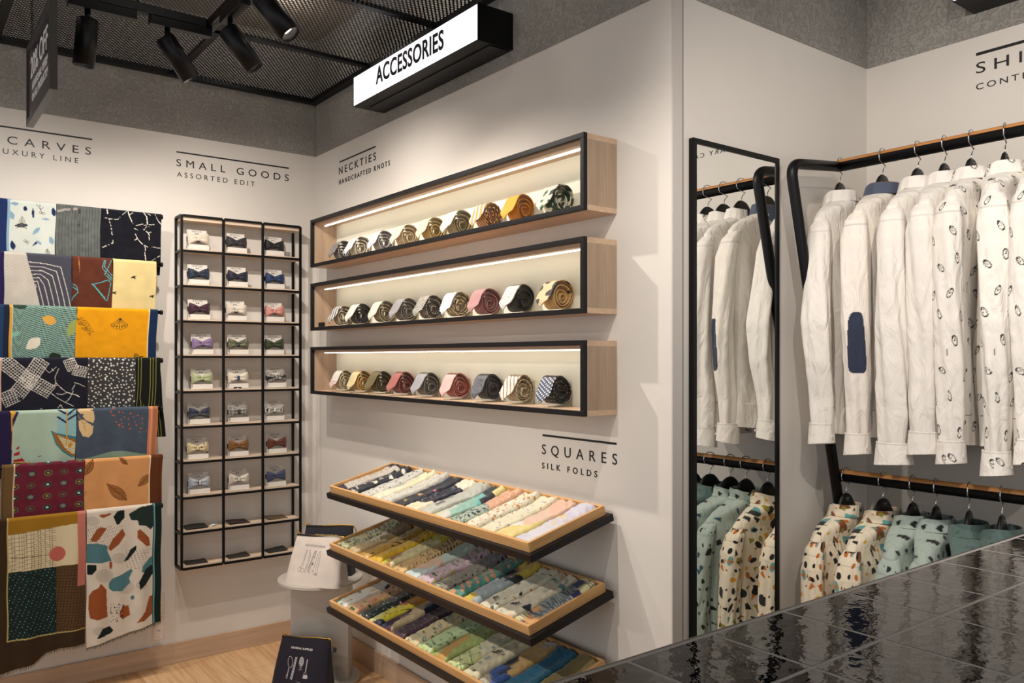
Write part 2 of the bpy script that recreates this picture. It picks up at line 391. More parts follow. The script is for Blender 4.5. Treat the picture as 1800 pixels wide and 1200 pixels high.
# ------------------------------------------------------------------ lit box signs, hanging sign
def text_mesh(s, space=1.0, bold=0.0):
    c = bpy.data.curves.new('t', 'FONT'); c.body = s; c.space_character = space; c.offset = bold; c.resolution_u = 4
    c.extrude = 0.02
    o = bpy.data.objects.new('t', c); COL.objects.link(o)
    dg = bpy.context.evaluated_depsgraph_get()
    me = bpy.data.meshes.new_from_object(o.evaluated_get(dg))
    bpy.data.objects.remove(o); bpy.data.curves.remove(c)
    return me
def fit_text(name, s, p0, p1, height, nrm, mat, parent, space=1.0, bold=0.0, world=True, depth=.0012, up=V((0, 0, 1))):
    """letters fitted between p0 and p1 (baseline ends), with the given cap height, proud of the surface along nrm"""
    me = text_mesh(s, space, bold)
    co = np.empty(len(me.vertices) * 3); me.vertices.foreach_get('co', co); co = co.reshape(-1, 3)
    ref = 'Q' in s or ',' in s
    x0, x1 = co[:, 0].min(), co[:, 0].max(); y0, y1 = 0.0, co[:, 1].max() if not ref else co[:, 1].max()
    p0, p1, nrm = V(p0), V(p1), V(nrm); ex = (p1 - p0)
    L = ex.length; ex = ex / L
    out = []
    zmin, zmax = co[:, 2].min(), co[:, 2].max()
    for x, y, z in co:
        out += list(p0 + ex * ((x - x0) / (x1 - x0) * L) + up * (y / y1 * height) + nrm * (((z - zmin) / max(zmax - zmin, 1e-6)) * depth))
    me.vertices.foreach_set('co', out); me.update()
    return part(name, me, mat, parent, world=world)

SD = .160; XS = XB - .0055 - SD
a = onX(621, 188, XS); b1 = onX(840, 68, XS); topz = onX(621, 136, XS).z
sg = root('lightbox_sign', 'black box sign with glowing white face reading ACCESSORIES on the grey plaster', 'sign', (XS + SD/2, (a.y+b1.y)/2, a.z))
zb, zt, y0, y1 = a.z, topz, b1.y, a.y
part('housing', MB().box((XS + .004, y0, zb), (XS + SD, y1, zt)).box((XS, y0, zb), (XS + .004, y1, zb + .003)).box((XS, y0, zt - .003), (XS + .004, y1, zt)).box((XS, y0, zb), (XS + .004, y0 + .003, zt)).box((XS, y1 - .003, zb), (XS + .004, y1, zt)), M_black, sg, world=True)
part('lit_face', MB().box((XS + .001, y0 + .003, zb + .003), (XS + .004, y1 - .003, zt - .003)), plain('lit_acrylic_face', 'f6f7fb', .3, emit=.95), sg, world=True)
fit_text('lettering', 'ACCESSORIES', onX(661, 148, XS), onX(780, 84, XS), .074, (-1, 0, 0), M_ink, sg, 1.05, .022)
part('light_slot', MB().box((XS + .06, y0 + .01, zb - .004), (XS + .145, y1 - .05, zb)), M_blackmet, sg, world=True)
c = onX(1712, 25, XD - .0055); XS2 = c.x - SD
sg = root('lightbox_sign', 'black box sign cut off by the top edge above the shirt wall', 'sign', (XS2 + SD/2, c.y - .5, c.z))
part('housing', MB().box((XS2 + .004, c.y - 1.0, c.z), (XS2 + SD, c.y, c.z + .14)), M_black, sg, world=True, bev=.001)
part('lit_face', MB().box((XS2, c.y - .997, c.z + .003), (XS2 + .004, c.y - .003, c.z + .137)), bpy.data.materials['lit_acrylic_face'], sg, world=True)

X2 = .429
g0 = onX(47, 228, X2); g1 = onX(88, 150, X2); g2 = onX(83, 6, X2)
y1, y0, zb, zt = g0.y, g1.y, (g0.z + g1.z)/2, g2.z
hs = root('hanging_sign', 'black hanging panel sign reading 20% OFF on chains from the ceiling', 'sign', (X2, (y0+y1)/2, zb))
f = .022
M_panel = plain('dark_sign_panel', '332c38', .25)
part('panel', MB().box((X2 + .003, y0 + f, zb + f), (X2 + .010, y1 - f, zt - f)), M_panel, hs, world=True)
part('frame', MB().box((X2 - .002, y0, zb), (X2 + .022, y1, zb + f)).box((X2 - .002, y0, zt - f), (X2 + .022, y1, zt)).box((X2 - .002, y0, zb + f), (X2 + .022, y0 + f, zt - f)).box((X2 - .002, y1 - f, zb + f), (X2 + .022, y1, zt - f)), plain('sign_frame', '3b3936', .4), hs, world=True)
hgt = zt - zb; wd = y1 - y0
def sp(a, b): return V((X2 + .003, y1 - wd * a, zb + hgt * b))
fit_text('headline', '20% OFF', sp(.16, .53), sp(.88, .53), .078, (-1, 0, 0), M_whiteink, hs, 1.0, .0)
fit_text('small_print', 'ADDITIONAL OFFER*', sp(.22, .36), sp(.88, .36), .030, (-1, 0, 0), M_whiteink, hs, 1.0, .0)
fit_text('small_print', 'ON ALL PRODUCTS*', sp(.22, .22), sp(.88, .22), .030, (-1, 0, 0), M_whiteink, hs, 1.0, .0)
for y in (y1 - .06, y0 + .06):
    mb = MB(); z = zt
    while z < ZC - .003:
        mb.tube([(X2 + .010 + .004*math.cos(q), y, z + .006 + .006*math.sin(q)) if int((z-zt)/.009) % 2 else (X2 + .010, y + .004*math.cos(q), z + .006 + .006*math.sin(q)) for q in np.linspace(0, 2*math.pi, 9)[:-1]], .0013, 5, closed=True); z += .009
    part('chain', mb, M_black, hs, world=True)

# ------------------------------------------------------------------ lettering on the walls
def wall_text(plane, label, rule, head, sub, loc):
    on, cst, nrm = plane
    r = root('wall_lettering', label, 'wall lettering', loc, group='black category lettering on the walls')
    (xa, ya), (xb, yb) = rule; A_, B_ = on(xa, ya, cst), on(xb, yb, cst)
    e = (B_ - A_).normalized(); n = V(nrm)
    mb = MB(); P = [A_ - V((0,0,.0035)), B_ - V((0,0,.0035)), B_ + V((0,0,.0035)), A_ + V((0,0,.0035))]
    P[1].z = P[0].z; P[2].z = P[3].z
    mb.add(P + [q + n*.001 for q in P], [(0,1,2,3), (7,6,5,4), (0,4,5,1), (1,5,6,2), (2,6,7,3), (3,7,4,0)])
    part('rule', mb, M_ink, r, world=True)
    for nm, (s, q0, q1, capx, space, bold) in (('headline', head), ('subline', sub)):
        a_, b_ = on(*q0, cst), on(*q1, cst); b_.z = a_.z
        h = a_.z; h = on(q0[0], q0[1] - capx, cst).z - a_.z
        fit_text(nm, s, a_, b_, h, nrm, M_ink, r, space, bold)
PA, PB, PD = (onY, YA - .0002, (0, -1, 0)), (onX, XB - .0002, (-1, 0, 0)), (onX, XD - .0002, (-1, 0, 0))
k = onY(162, 243, YA)
wall_text(PA, 'black SCARVES LUXURY LINE lettering on the wall above the scarves', ((-30, 217), (162, 243)),
          ('SCARVES', (-12, 249), (160, 268), 14, 1.75, .0), ('LUXURY LINE', (-8, 268), (137.5, 286), 9.3, 1.6, .0), (.4, YA, 2.3))
wall_text(PA, 'black SMALL GOODS ASSORTED EDIT lettering on the wall above the bow tie rack', ((310, 266.7), (507.7, 295.7)),
          ('SMALL GOODS', (310, 291.6), (507.5, 316.7), 12.6, 1.65, .0), ('ASSORTED EDIT', (311, 310), (447.5, 326), 8.6, 1.6, .0), (1.4, YA, 2.3))
wall_text(PB, 'black NECKTIES HANDCRAFTED KNOTS lettering above the top tie cabinet', ((596.7, 285), (660.3, 258.3)),
          ('NECKTIES', (596, 307), (661, 282.5), 12.5, 1.5, .004), ('HANDCRAFTED KNOTS', (596, 324.5), (685.5, 292.5), 8.2, 1.5, .016), (XB, 3.7, 2.4))
wall_text(PB, 'black SQUARES SILK FOLDS lettering above the trays of pocket squares', ((954, 764.5), (1084, 779.6)),
          ('SQUARES', (953, 797.5), (1085, 814.5), 17.3, 1.9, .0), ('SILK FOLDS', (953, 822.5), (1050, 836.5), 10.3, 1.8, .010), (XB, 2.0, 1.2))
s0 = onX(1716, 96, XD); s1 = onX(1716, 130, XD); s2 = onX(1716, 158.5, XD)
r = root('wall_lettering', 'black SHIRTS lettering on the right wall above the white shirts', 'wall lettering', (XD, .9, 2.3), group='black category lettering on the walls')
part('rule', MB().box((XD - .0012, s0.y - .62, s0.z - .005), (XD, s0.y, s0.z + .005)), M_ink, r, world=True)
fit_text('headline', 'SHIRTS', (XD - .0002, s1.y, s1.z), (XD - .0002, s1.y - .335, s1.z), onX(1716, 111, XD).z - s1.z, (-1, 0, 0), M_ink, r, 1.5, .0)
fit_text('subline', 'CONTEMPORARY CASUAL', (XD - .0002, s2.y, s2.z), (XD - .0002, s2.y - .60, s2.z), onX(1716, 148, XD).z - s2.z, (-1, 0, 0), M_ink, r, 1.4, .0)

# ------------------------------------------------------------------ necktie cabinets
XF = 1.7216; CY0, CY1 = 1.886, 3.951
CABZ = [(onX(1025, 367.5, XF).z, onX(1023, 232.5, XF).z), (onX(1026, 549.5, XF).z, onX(1026, 415, XF).z), (onX(1026, 732, XF).z, onX(1026, 598, XF).z)]
SH = []
for (z0, z1), lb in zip(CABZ, ('topmost long lit cabinet of rolled neckties on the wall', 'middle long lit cabinet of rolled neckties on the wall', 'lowest long lit cabinet of rolled neckties, above the silk trays')):
    c = root('display_cabinet', lb, 'display cabinet', (XB, (CY0+CY1)/2, z0), group='three wall cabinets with neckties')
    th = .017; xf = XF + .016
    part('bottom_panel', MB().box((xf, CY0, z0), (XB - .001, CY1, z0 + th)), M_oak_h, c, world=True)
    part('top_panel', MB().box((xf, CY0, z1 - th), (XB - .001, CY1, z1)), M_oak_h, c, world=True)
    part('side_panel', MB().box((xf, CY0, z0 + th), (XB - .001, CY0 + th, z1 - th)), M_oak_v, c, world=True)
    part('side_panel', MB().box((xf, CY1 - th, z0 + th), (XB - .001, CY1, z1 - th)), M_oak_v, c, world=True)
    part('back_panel', MB().box((XB - .008, CY0 + th, z0 + th), (XB - .001, CY1 - th, z1 - th)), M_cream, c, world=True)
    fb = .0155
    mb = MB().box((XF, CY0 - .001, z0 - .001), (xf, CY1 + .001, z0 + fb)).box((XF, CY0 - .001, z1 - fb), (xf, CY1 + .001, z1 + .001))
    mb.box((XF, CY0 - .001, z0 + fb), (xf, CY0 + fb, z1 - fb)).box((XF, CY1 - fb, z0 + fb), (xf, CY1 + .001, z1 - fb))
    part('front_frame', mb, M_blackedge, c, world=True, bev=.001)
    part('lamp_rail', MB().box((xf + .006, CY0 + th, z1 - th - .010), (xf + .038, CY1 - th, z1 - th)), M_oak_h, c, world=True)
    part('light_strip', MB().box((xf + .0405, CY0 + th + .012, z1 - th - .0135), (xf + .0495, CY1 - th - .03, z1 - th - .001)), M_led, c, world=True)
    SH.append(z0 + th)
part('notice', MB().box((XF + .022, CY1 - .10, SH[1] + .0005), (XF + .035, CY1 - .05, SH[1] + .022)), M_ink, bpy.data.objects['display_cabinet.001'], world=True, label='small black lettered sticker in the left corner')

# ------------------------------------------------------------------ sloped shelves with wooden trays
TX, TY0, TY1 = 1.515, 1.886, 3.298
AL = math.atan2(.088, XB - TX); TL = math.hypot(.088, XB - TX) - .004
TRAYS = []
for i, (z, lb, lb2) in enumerate(((.893, 'topmost sloping black shelf on the wall under the necktie cabinets', 'pine tray of dark and pale silk squares on the topmost sloping shelf'),
                              (.645, 'middle sloping black shelf on the wall', 'pine tray of yellow, pink and teal silk squares on the middle sloping shelf'),
                              (.398, 'lowest sloping black shelf, partly behind the counter', 'pine tray of bright silk squares on the lowest sloping shelf'))):
    s = root('sloped_shelf', lb, 'shelf', (TX, (TY0+TY1)/2, z), (0, -AL, 0), group='three sloping shelves')
    hw = (TY1 - TY0) / 2
    part('board', MB().box((0, -hw, 0), (TL - .008, hw, .024)), M_blackedge, s, bev=.0015)
    part('wall_bracket', MB().box((TL - .06, -hw + .1, -.022), (TL - .012, hw - .1, 0)), M_black, s)
    t = root('display_tray', lb2, 'tray', tuple(V((TX, (TY0+TY1)/2, z)) + V((-math.sin(AL), 0, math.cos(AL))) * .0243), (0, -AL, 0), group='three pine trays')
    a0, a1, hh, tk = .014, TL - .022, .030, .011; hw2 = hw - .018
    part('base', MB().box((a0, -hw2, 0), (a1, hw2, .006)), M_tray, t)
    part('front_rail', MB().box((a0, -hw2, .006), (a0 + tk, hw2, hh)), M_tray, t, bev=.001)
    part('back_rail', MB().box((a1 - tk, -hw2, .006), (a1, hw2, hh)), M_tray, t, bev=.001)
    M_tx = bpy.data.materials.get('honey_pine_rails') or wood('honey_pine_rails', 'c08d55', 'ddb077', 'X', 1.2)
    for sg_ in (-1, 1): part('side_rail', MB().box((a0 + tk, min(sg_*hw2, sg_*(hw2-tk)), .006), (a1 - tk, max(sg_*hw2, sg_*(hw2-tk)), hh)), M_tx, t, bev=.001)
    TRAYS.append((t, a0 + tk, a1 - tk, hw2 - tk))

# ------------------------------------------------------------------ bow tie rack
RX = [1.131, 1.331, 1.531, 1.733]; RY0 = 4.100; RZ0, RZ1 = 1.5 - 1.022, 1.5 + .690
rk = root('display_rack', 'tall black metal grid rack with ash shelves for bow ties on the wall', 'display rack', ((RX[0]+RX[3])/2, YA, RZ0))
bt = .0055; ROW = (RZ1 - RZ0) / 10
for x in RX: part('front_upright', MB().box((x - bt, RY0, RZ0), (x + bt, RY0 + 2*bt, RZ1)), M_black, rk, world=True)
for x in (RX[0], RX[3]): part('rear_upright', MB().box((x - bt, YA - 2*bt, RZ0), (x + bt, YA - .0005, RZ1)), M_black, rk, world=True)
for k in range(11):
    z = RZ0 + k * ROW
    mb = MB()
    for i in range(3): mb.box((RX[i] + bt, RY0 + .0005, z - bt), (RX[i+1] - bt, RY0 + 2*bt - .0005, z + bt))
    for x in (RX[0], RX[3]): mb.box((x - bt + .0005, RY0 + 2*bt, z - bt), (x + bt - .0005, YA - 2*bt, z + bt))
    part('crossbar', mb, M_black, rk, world=True)
    zz = z if k < 10 else z - .012
    part('shelf_board', MB().box((RX[0] + bt, RY0 + 2*bt, zz + (-.006 if k < 10 else -.01)), (RX[3] - bt, YA - .012, zz + .012)), M_oak_x, rk, world=True)
def rowz(r): return RZ1 - (r + 1) * ROW + .0122     # top of the shelf board of row r, counted from the top

# ------------------------------------------------------------------ mirror
mx0, mx1 = onY(1209, 600, YC).x, onY(1360.5, 600, YC).x; mz1 = 1.5 + .668; mz0 = .28; MD = .022
mr = root('wall_mirror', 'tall narrow mirror in a thin black frame on the wall beside the clothes rack', 'mirror', ((mx0+mx1)/2, YC, mz0))
fw = .016
mb = MB().box((mx0, YC-MD, mz0), (mx0+fw, YC-.0045, mz1)).box((mx1-fw, YC-MD, mz0), (mx1, YC-.0045, mz1)).box((mx0+fw, YC-MD, mz1-fw), (mx1-fw, YC-.0045, mz1)).box((mx0+fw, YC-MD, mz0), (mx1-fw, YC-.0045, mz0+fw))
part('frame', mb, M_black, mr, world=True)
part('mirror_glass', MB().box((mx0+fw, YC-MD+.004, mz0+fw), (mx1-fw, YC-.006, mz1-fw)), M_mirror, mr, world=True)

# ------------------------------------------------------------------ clothes rack
RXX, RYE = 2.634, 1.571; ZU, ZL = 2.166, 1.090; RYB = -.55
rc = root('clothes_rack', 'black tubular clothes rack with two oiled wood topped rails along the shirt wall', 'clothes rack', (RXX, .5, 0))
tr_ = .0185
def roundpath(pts, r=.06, n=8):
    P = [V(p) for p in pts]; out = [P[0]]
    for i in range(1, len(P) - 1):
        a, b, c = P[i-1], P[i], P[i+1]; d0 = (a - b).normalized(); d1 = (c - b).normalized()
        p0, p1 = b + d0 * r, b + d1 * r
        for k in range(n + 1):
            t_ = k / n; out.append(p0 * (1-t_)**2 + b * 2*t_*(1-t_) + p1 * t_*t_)
    return out + [P[-1]]
for ye in (RYE, RYB):
    pth = [(RXX, ye, ZU), (RXX - .288, ye, ZU - .030), (RXX - .018, ye, 1.064), (RXX + .244, ye, .018)]
    part('end_frame', MB().tube(roundpath(pth[:4], .055), .0175, 18), M_black, rc, world=True)
    part('foot', MB().tube([(RXX - .25, ye, .018), (RXX + .25, ye, .018)], .0175, 16), M_black, rc, world=True)
for z in (ZU, ZL):
    part('rail', MB().tube([(RXX, RYB, z), (RXX, RYE, z)], tr_, 20), M_black, rc, world=True)
    n = 10; prof = [(.0145*math.cos(q), tr_*.62 + .0125*math.sin(q)) for q in np.linspace(0, math.pi, n)]
    vs = [(RXX + a_, y_, z + b_) for y_ in (RYB, RYE - .005) for a_, b_ in prof]
    mb = MB().add(vs, [(k, k+1, n+k+1, n+k) for k in range(n-1)], True).add(vs, [tuple(range(n)), tuple(range(2*n-1, n-1, -1))])
    part('wood_strip', mb, M_rail, rc, world=True, label='oiled wood strip on the rail')

# ------------------------------------------------------------------ tiled counter
KZ = .40; CZ = 1.5 - KZ; ce = 1.945 * KZ; ts = .435 * KZ; cx0 = 1.942 * KZ
def tile_mat():
    m, nt, b, N, L = newmat('black_glazed_tile')
    b.inputs['Base Color'].default_value = (*lin('08080a'), 1); b.inputs['Roughness'].default_value = .03
    b.inputs['Specular IOR Level'].default_value = .5; b.inputs['IOR'].default_value = 1.24; b.inputs['Coat Weight'].default_value = 0; b.inputs['Coat Roughness'].default_value = .03
    tc = N.new('ShaderNodeTexCoord')
    nz = N.new('ShaderNodeTexNoise'); nz.inputs['Scale'].default_value = 26; nz.inputs['Detail'].default_value = 3; nz.inputs['Roughness'].default_value = .5
    L.new(tc.outputs['Object'], nz.inputs['Vector'])
    bp = N.new('ShaderNodeBump'); bp.inputs['Strength'].default_value = .28; bp.inputs['Distance'].default_value = .004
    L.new(nz.outputs['Fac'], bp.inputs['Height'])
    L.new(bp.outputs['Normal'], b.inputs['Normal']); L.new(bp.outputs['Normal'], b.inputs['Coat Normal'])
    return m
ct = root('shop_counter', 'counter topped with glossy black square tiles in the near right corner', 'counter', (1.2, .45, 0))
X0, X1, Y0 = .42, 2.10, .02
part('body', MB().box((X0 + .03, Y0, 0), (X1 - .02, ce - .03, CZ - .035)), M_blackedge, ct, world=True, bev=.004)
part('grout_bed', MB().box((X0 + .004, Y0, CZ - .035), (X1, ce - .006, CZ - .0003)), plain('grey_grout', 'a8a5a2', .6), ct, world=True)
mb = MB(); g = .0028
for i in range(-3, 9):
    for j in range(5):
        xa, xb = cx0 + (i) * ts + g, cx0 + (i + 1) * ts - g; yb = ce - j * ts - g if j else ce - .012 - g; ya = ce - (j + 1) * ts + g - .0
        xa, xb = max(xa, X0 + .014), min(xb, X1 - .004); ya = max(ya, Y0)
        if xb - xa > .01 and yb - ya > .01: mb.box((xa, ya, CZ - .012), (xb, yb, CZ))
part('tile_top', mb, tile_mat(), ct, world=True, bev=.0012)
part('edge_trim', MB().tube([(X0 + .006, Y0, CZ - .006), (X0 + .006, ce - .03, CZ - .006), (X0 + .014, ce - .013, CZ - .006), (X0 + .03, ce - .006, CZ - .006), (X1, ce - .006, CZ - .006)], .0062, 12).box((X0 + .03, ce - .012, CZ - .035), (X1, ce - .001, CZ - .006)), plain('dark_metal_edge', '3c3b3e', .35, .5), ct, world=True)

# ------------------------------------------------------------------ round pedestal
PX, PY, PZ = 1.612, 3.587, .477
ps = root('pedestal_stand', 'grey round two-tier pedestal stand in the wall corner by the trays', 'stand', (PX, PY, 0))
part('base_disc', MB().disc((0, 0, 0), .185, .012, 72), M_stand, ps, bev=.001)
part('top_disc', MB().disc((0, 0, PZ - .012), .193, .012, 72), M_stand, ps, bev=.001)
dv = V((CA, -SA, 0)); 
Mz = Matrix.Rotation(-ANG, 4, 'Z')
part('column', MB().box((-.125, -.05, .012), (.142, .05, PZ - .012), Mz), M_stand, ps, bev=.0015)

# ------------------------------------------------------------------ woven and printed patterns, drawn in the cloth's own metres
def cv(S, c): return np.ones(S.shape + (3,)) * lin(c)
def fill(C, mask, c): C[mask] = lin(c) if isinstance(c, str) else c
def poly(S, T, pts):
    m = np.zeros(S.shape, bool); n = len(pts)
    for i in range(n):
        x0, y0 = pts[i]; x1, y1 = pts[(i+1) % n]
        if y0 == y1: continue
        c = ((y0 > T) != (y1 > T)) & (S < (x1 - x0) * (T - y0) / (y1 - y0) + x0); m ^= c
    return m
def ell(S, T, x, y, a, b, ang=0):
    c, s = math.cos(ang), math.sin(ang); dx, dy = S - x, T - y
    return ((dx*c + dy*s)/a)**2 + ((-dx*s + dy*c)/b)**2 < 1
def line(S, T, pts, w, closed=False):
    m = np.zeros(S.shape, bool); P = list(pts) + ([pts[0]] if closed else [])
    for (x0, y0), (x1, y1) in zip(P[:-1], P[1:]):
        dx, dy = x1 - x0, y1 - y0; L2 = dx*dx + dy*dy + 1e-12
        t_ = np.clip(((S - x0)*dx + (T - y0)*dy)/L2, 0, 1)
        m |= (S - x0 - t_*dx)**2 + (T - y0 - t_*dy)**2 < (w/2)**2
    return m
def leafs(S, T, x, y, l, wd, ang):
    c, s = math.cos(ang), math.sin(ang); dx, dy = S - x, T - y
    u = (dx*c + dy*s)/l; v = (-dx*s + dy*c)
    return (np.abs(u) < 1) & (np.abs(v) < wd * (1 - u*u) * (1 + .25*u))
def hsh(i, j, k=0): return np.modf(np.abs(np.sin(i*127.1 + j*311.7 + k*74.7)*43758.5453))[0]
def smooth_noise(S, T, sc, k=0):
    x, y = S/sc, T/sc; i, j = np.floor(x), np.floor(y); fx, fy = x-i, y-j
    fx, fy = fx*fx*(3-2*fx), fy*fy*(3-2*fy)
    return (hsh(i,j,k)*(1-fx)+hsh(i+1,j,k)*fx)*(1-fy)+(hsh(i,j+1,k)*(1-fx)+hsh(i+1,j+1,k)*fx)*fy
def mott(C, S, T, a=.06, sc=.02):
    return C * (1 - a + 2*a*smooth_noise(S, T, sc, 3))[..., None]

def p_plain(c, a=.05): return lambda S, T: mott(cv(S, c), S, T, a)
def p_stripes(base, bars, ang=0.0, warp=0.0):
    """bars: (colour, pitch, width, offset)"""
    def f(S, T):
        C = cv(S, base); u = S*math.cos(ang) + T*math.sin(ang)
        if warp: u = u + warp*(smooth_noise(S, T, .03) - .5)
        for c, p, wd, o in bars: fill(C, np.mod(u + o, p) < wd, c)
        return C
    return f
def p_check(base, c2, c3, p, d=.5, ang=0.0):
    def f(S, T):
        C = cv(S, base); u = S*math.cos(ang)+T*math.sin(ang); v = -S*math.sin(ang)+T*math.cos(ang)
        a = np.mod(u, p) < p*d; b = np.mod(v, p) < p*d
        fill(C, a ^ b, c2); fill(C, a & b, c3); return C
    return f
def p_grid(base, c, p, wd, ang=0.0):
    def f(S, T):
        C = cv(S, base); u = S*math.cos(ang)+T*math.sin(ang); v = -S*math.sin(ang)+T*math.cos(ang)
        fill(C, (np.mod(u, p) < wd) | (np.mod(v, p) < wd), c); return C
    return f
def p_dots(base, c, p, r, jit=0.0, ex=1.0, ang=0.0, prob=1.0, seed=0):
    def f(S, T):
        C = cv(S, base); u = S*math.cos(ang)+T*math.sin(ang); v = -S*math.sin(ang)+T*math.cos(ang)
        j = np.floor(v/p); u2 = u + p*.5*np.mod(j, 2); i = np.floor(u2/p)
        cx_ = (i + .5 + jit*(hsh(i, j, seed)-.5))*p; cy_ = (j + .5 + jit*(hsh(i, j, seed+5)-.5))*p
        rr = r*(1 + (.6*(hsh(i, j, seed+9)-.5) if jit else 0))
        fill(C, (((u2-cx_)/ex)**2 + (v-cy_)**2 < rr**2) & (hsh(i, j, seed+2) <= prob), c); return C
    return f
def p_noise(base, c2, sc=.002, th=.5, k=0):
    def f(S, T):
        C = cv(S, base); fill(C, smooth_noise(S, T, sc, k) > th, c2); return C
    return f
def p_terr(base, pal, n, size, seed, box, lw=1.0, blob=False):
    def f(S, T):
        C = mott(cv(S, base), S, T, .03); rn = random.Random(seed)
        pts = []
        for q in range(n):
            for _ in range(12):
                x, y = rn.uniform(box[0], box[1]), rn.uniform(box[2], box[3])
                if all((x-a)**2 + (y-b)**2 > (size*1.35)**2 for a, b in pts): break
            pts.append((x, y)); r = size*rn.uniform(.45, 1.1); k = rn.choice([3, 4, 4, 5]) if not blob else 9
            a0 = rn.uniform(0, 6.28); el = rn.uniform(.4, .9)
            P = []
            for i in range(k):
                a = a0 + 6.283*i/k + rn.uniform(-.3, .3)*(0 if blob else 1); rr = r*rn.uniform(.75, 1.1)*(1 if not blob else 1)
                X_, Y_ = rr*math.cos(a)*el, rr*math.sin(a); P.append((x + X_*math.cos(a0)-Y_*math.sin(a0), y + X_*math.sin(a0)+Y_*math.cos(a0)))
            m = poly(S, T, P); fill(C, m, pal[q % len(pal)])
        return C
    return f
def p_split(fs, cuts):
    """different fields one after the other along T; cuts may lean with S"""
    def f(S, T):
        C = fs[0](S, T)
        for g, (c, sl) in zip(fs[1:], cuts):
            m = T > c + sl*S; D = g(S, T); C[m] = D[m]
        return C
    return f
def p_over(f0, *gs):
    def f(S, T):
        C = f0(S, T)
        for g in gs: g(S, T, C)
        return C
    return f
def p_sprigs(base, cols, p, seed, l=.010, wd=.003, scribble=None):
    """small scattered leaf sprigs"""
    def f(S, T):
        C = mott(cv(S, base), S, T, .03); rn = random.Random(seed)
        s0, s1, t0, t1 = S.min(), S.max(), T.min(), T.max()
        y = t0
        while y < t1:
            x = s0 + rn.uniform(0, p)
            while x < s1:
                a = rn.uniform(0, 3.1); yy = y + rn.uniform(-.3, .3)*p
                c = rn.choice(cols)
                fill(C, leafs(S, T, x, yy, l*rn.uniform(.5, 1), wd, a), c)
                if scribble:
                    q = [(x + rn.uniform(-1, 1)*l*1.3, yy + rn.uniform(-1, 1)*l*1.3) for _ in range(4)]
                    fill(C, line(S, T, q, .0012), scribble)
                x += p*rn.uniform(.8, 1.3)
            y += p
        return C
    return f
def edge(c, wd, sides='b'):
    def g(S, T, C):
        m = np.zeros(S.shape, bool)
        if 'l' in sides: m |= S < S.min() + wd
        if 'r' in sides: m |= S > S.max() - wd
        if 'b' in sides: m |= T > T.max() - wd
        if 't' in sides: m |= T < T.min() + wd
        fill(C, m, c)
    return g
def sub(fn, fg):
    """one field inside a mask"""
    def g(S, T, C):
        m = fn(S, T); D = fg(S, T); C[m] = D[m]
    return g
def band_s(a, b): return lambda S, T: (S >= a) & (S < b)

# ------------------------------------------------------------------ scarves on their rack
RN = random.Random(7)
SY = 4.085; RODZ = [2.181 - .2262*r for r in range(7)]
def scarf_y(r): return SY - .008*r
sr = root('scarf_rack', 'wall rack of seven black rods carrying the draped scarves', 'scarf rack', (.45, YA, .9))
def sxx(x, r): return onY(x, 600, scarf_y(r) - .015).x
for r in range(7):
    xe = sxx(283.5, r)
    part('rod', MB().tube([(-.12, scarf_y(r), RODZ[r] - .014), (xe, scarf_y(r), RODZ[r] - .014)], .0085, 12), M_black, sr, world=True)
    part('end_knob', MB().lathe([(.001, -.002), (.010, 0), (.012, .004), (.010, .010), (.001, .012)], Matrix.Translation((xe, scarf_y(r), RODZ[r]-.014)) @ Matrix.Rotation(math.pi/2, 4, 'Y'), 14), M_black, sr, world=True)
    for xx in (-.05, .93): part('bracket', MB().tube([(xx, scarf_y(r), RODZ[r] - .022), (xx, YA - .012, RODZ[r] - .030)], .005, 8), M_black, sr, world=True)
for xx in (-.05, .93): part('wall_post', MB().box((xx - .012, YA - .014, .70), (xx + .012, YA - .0006, 2.165)), M_black, sr, world=True)

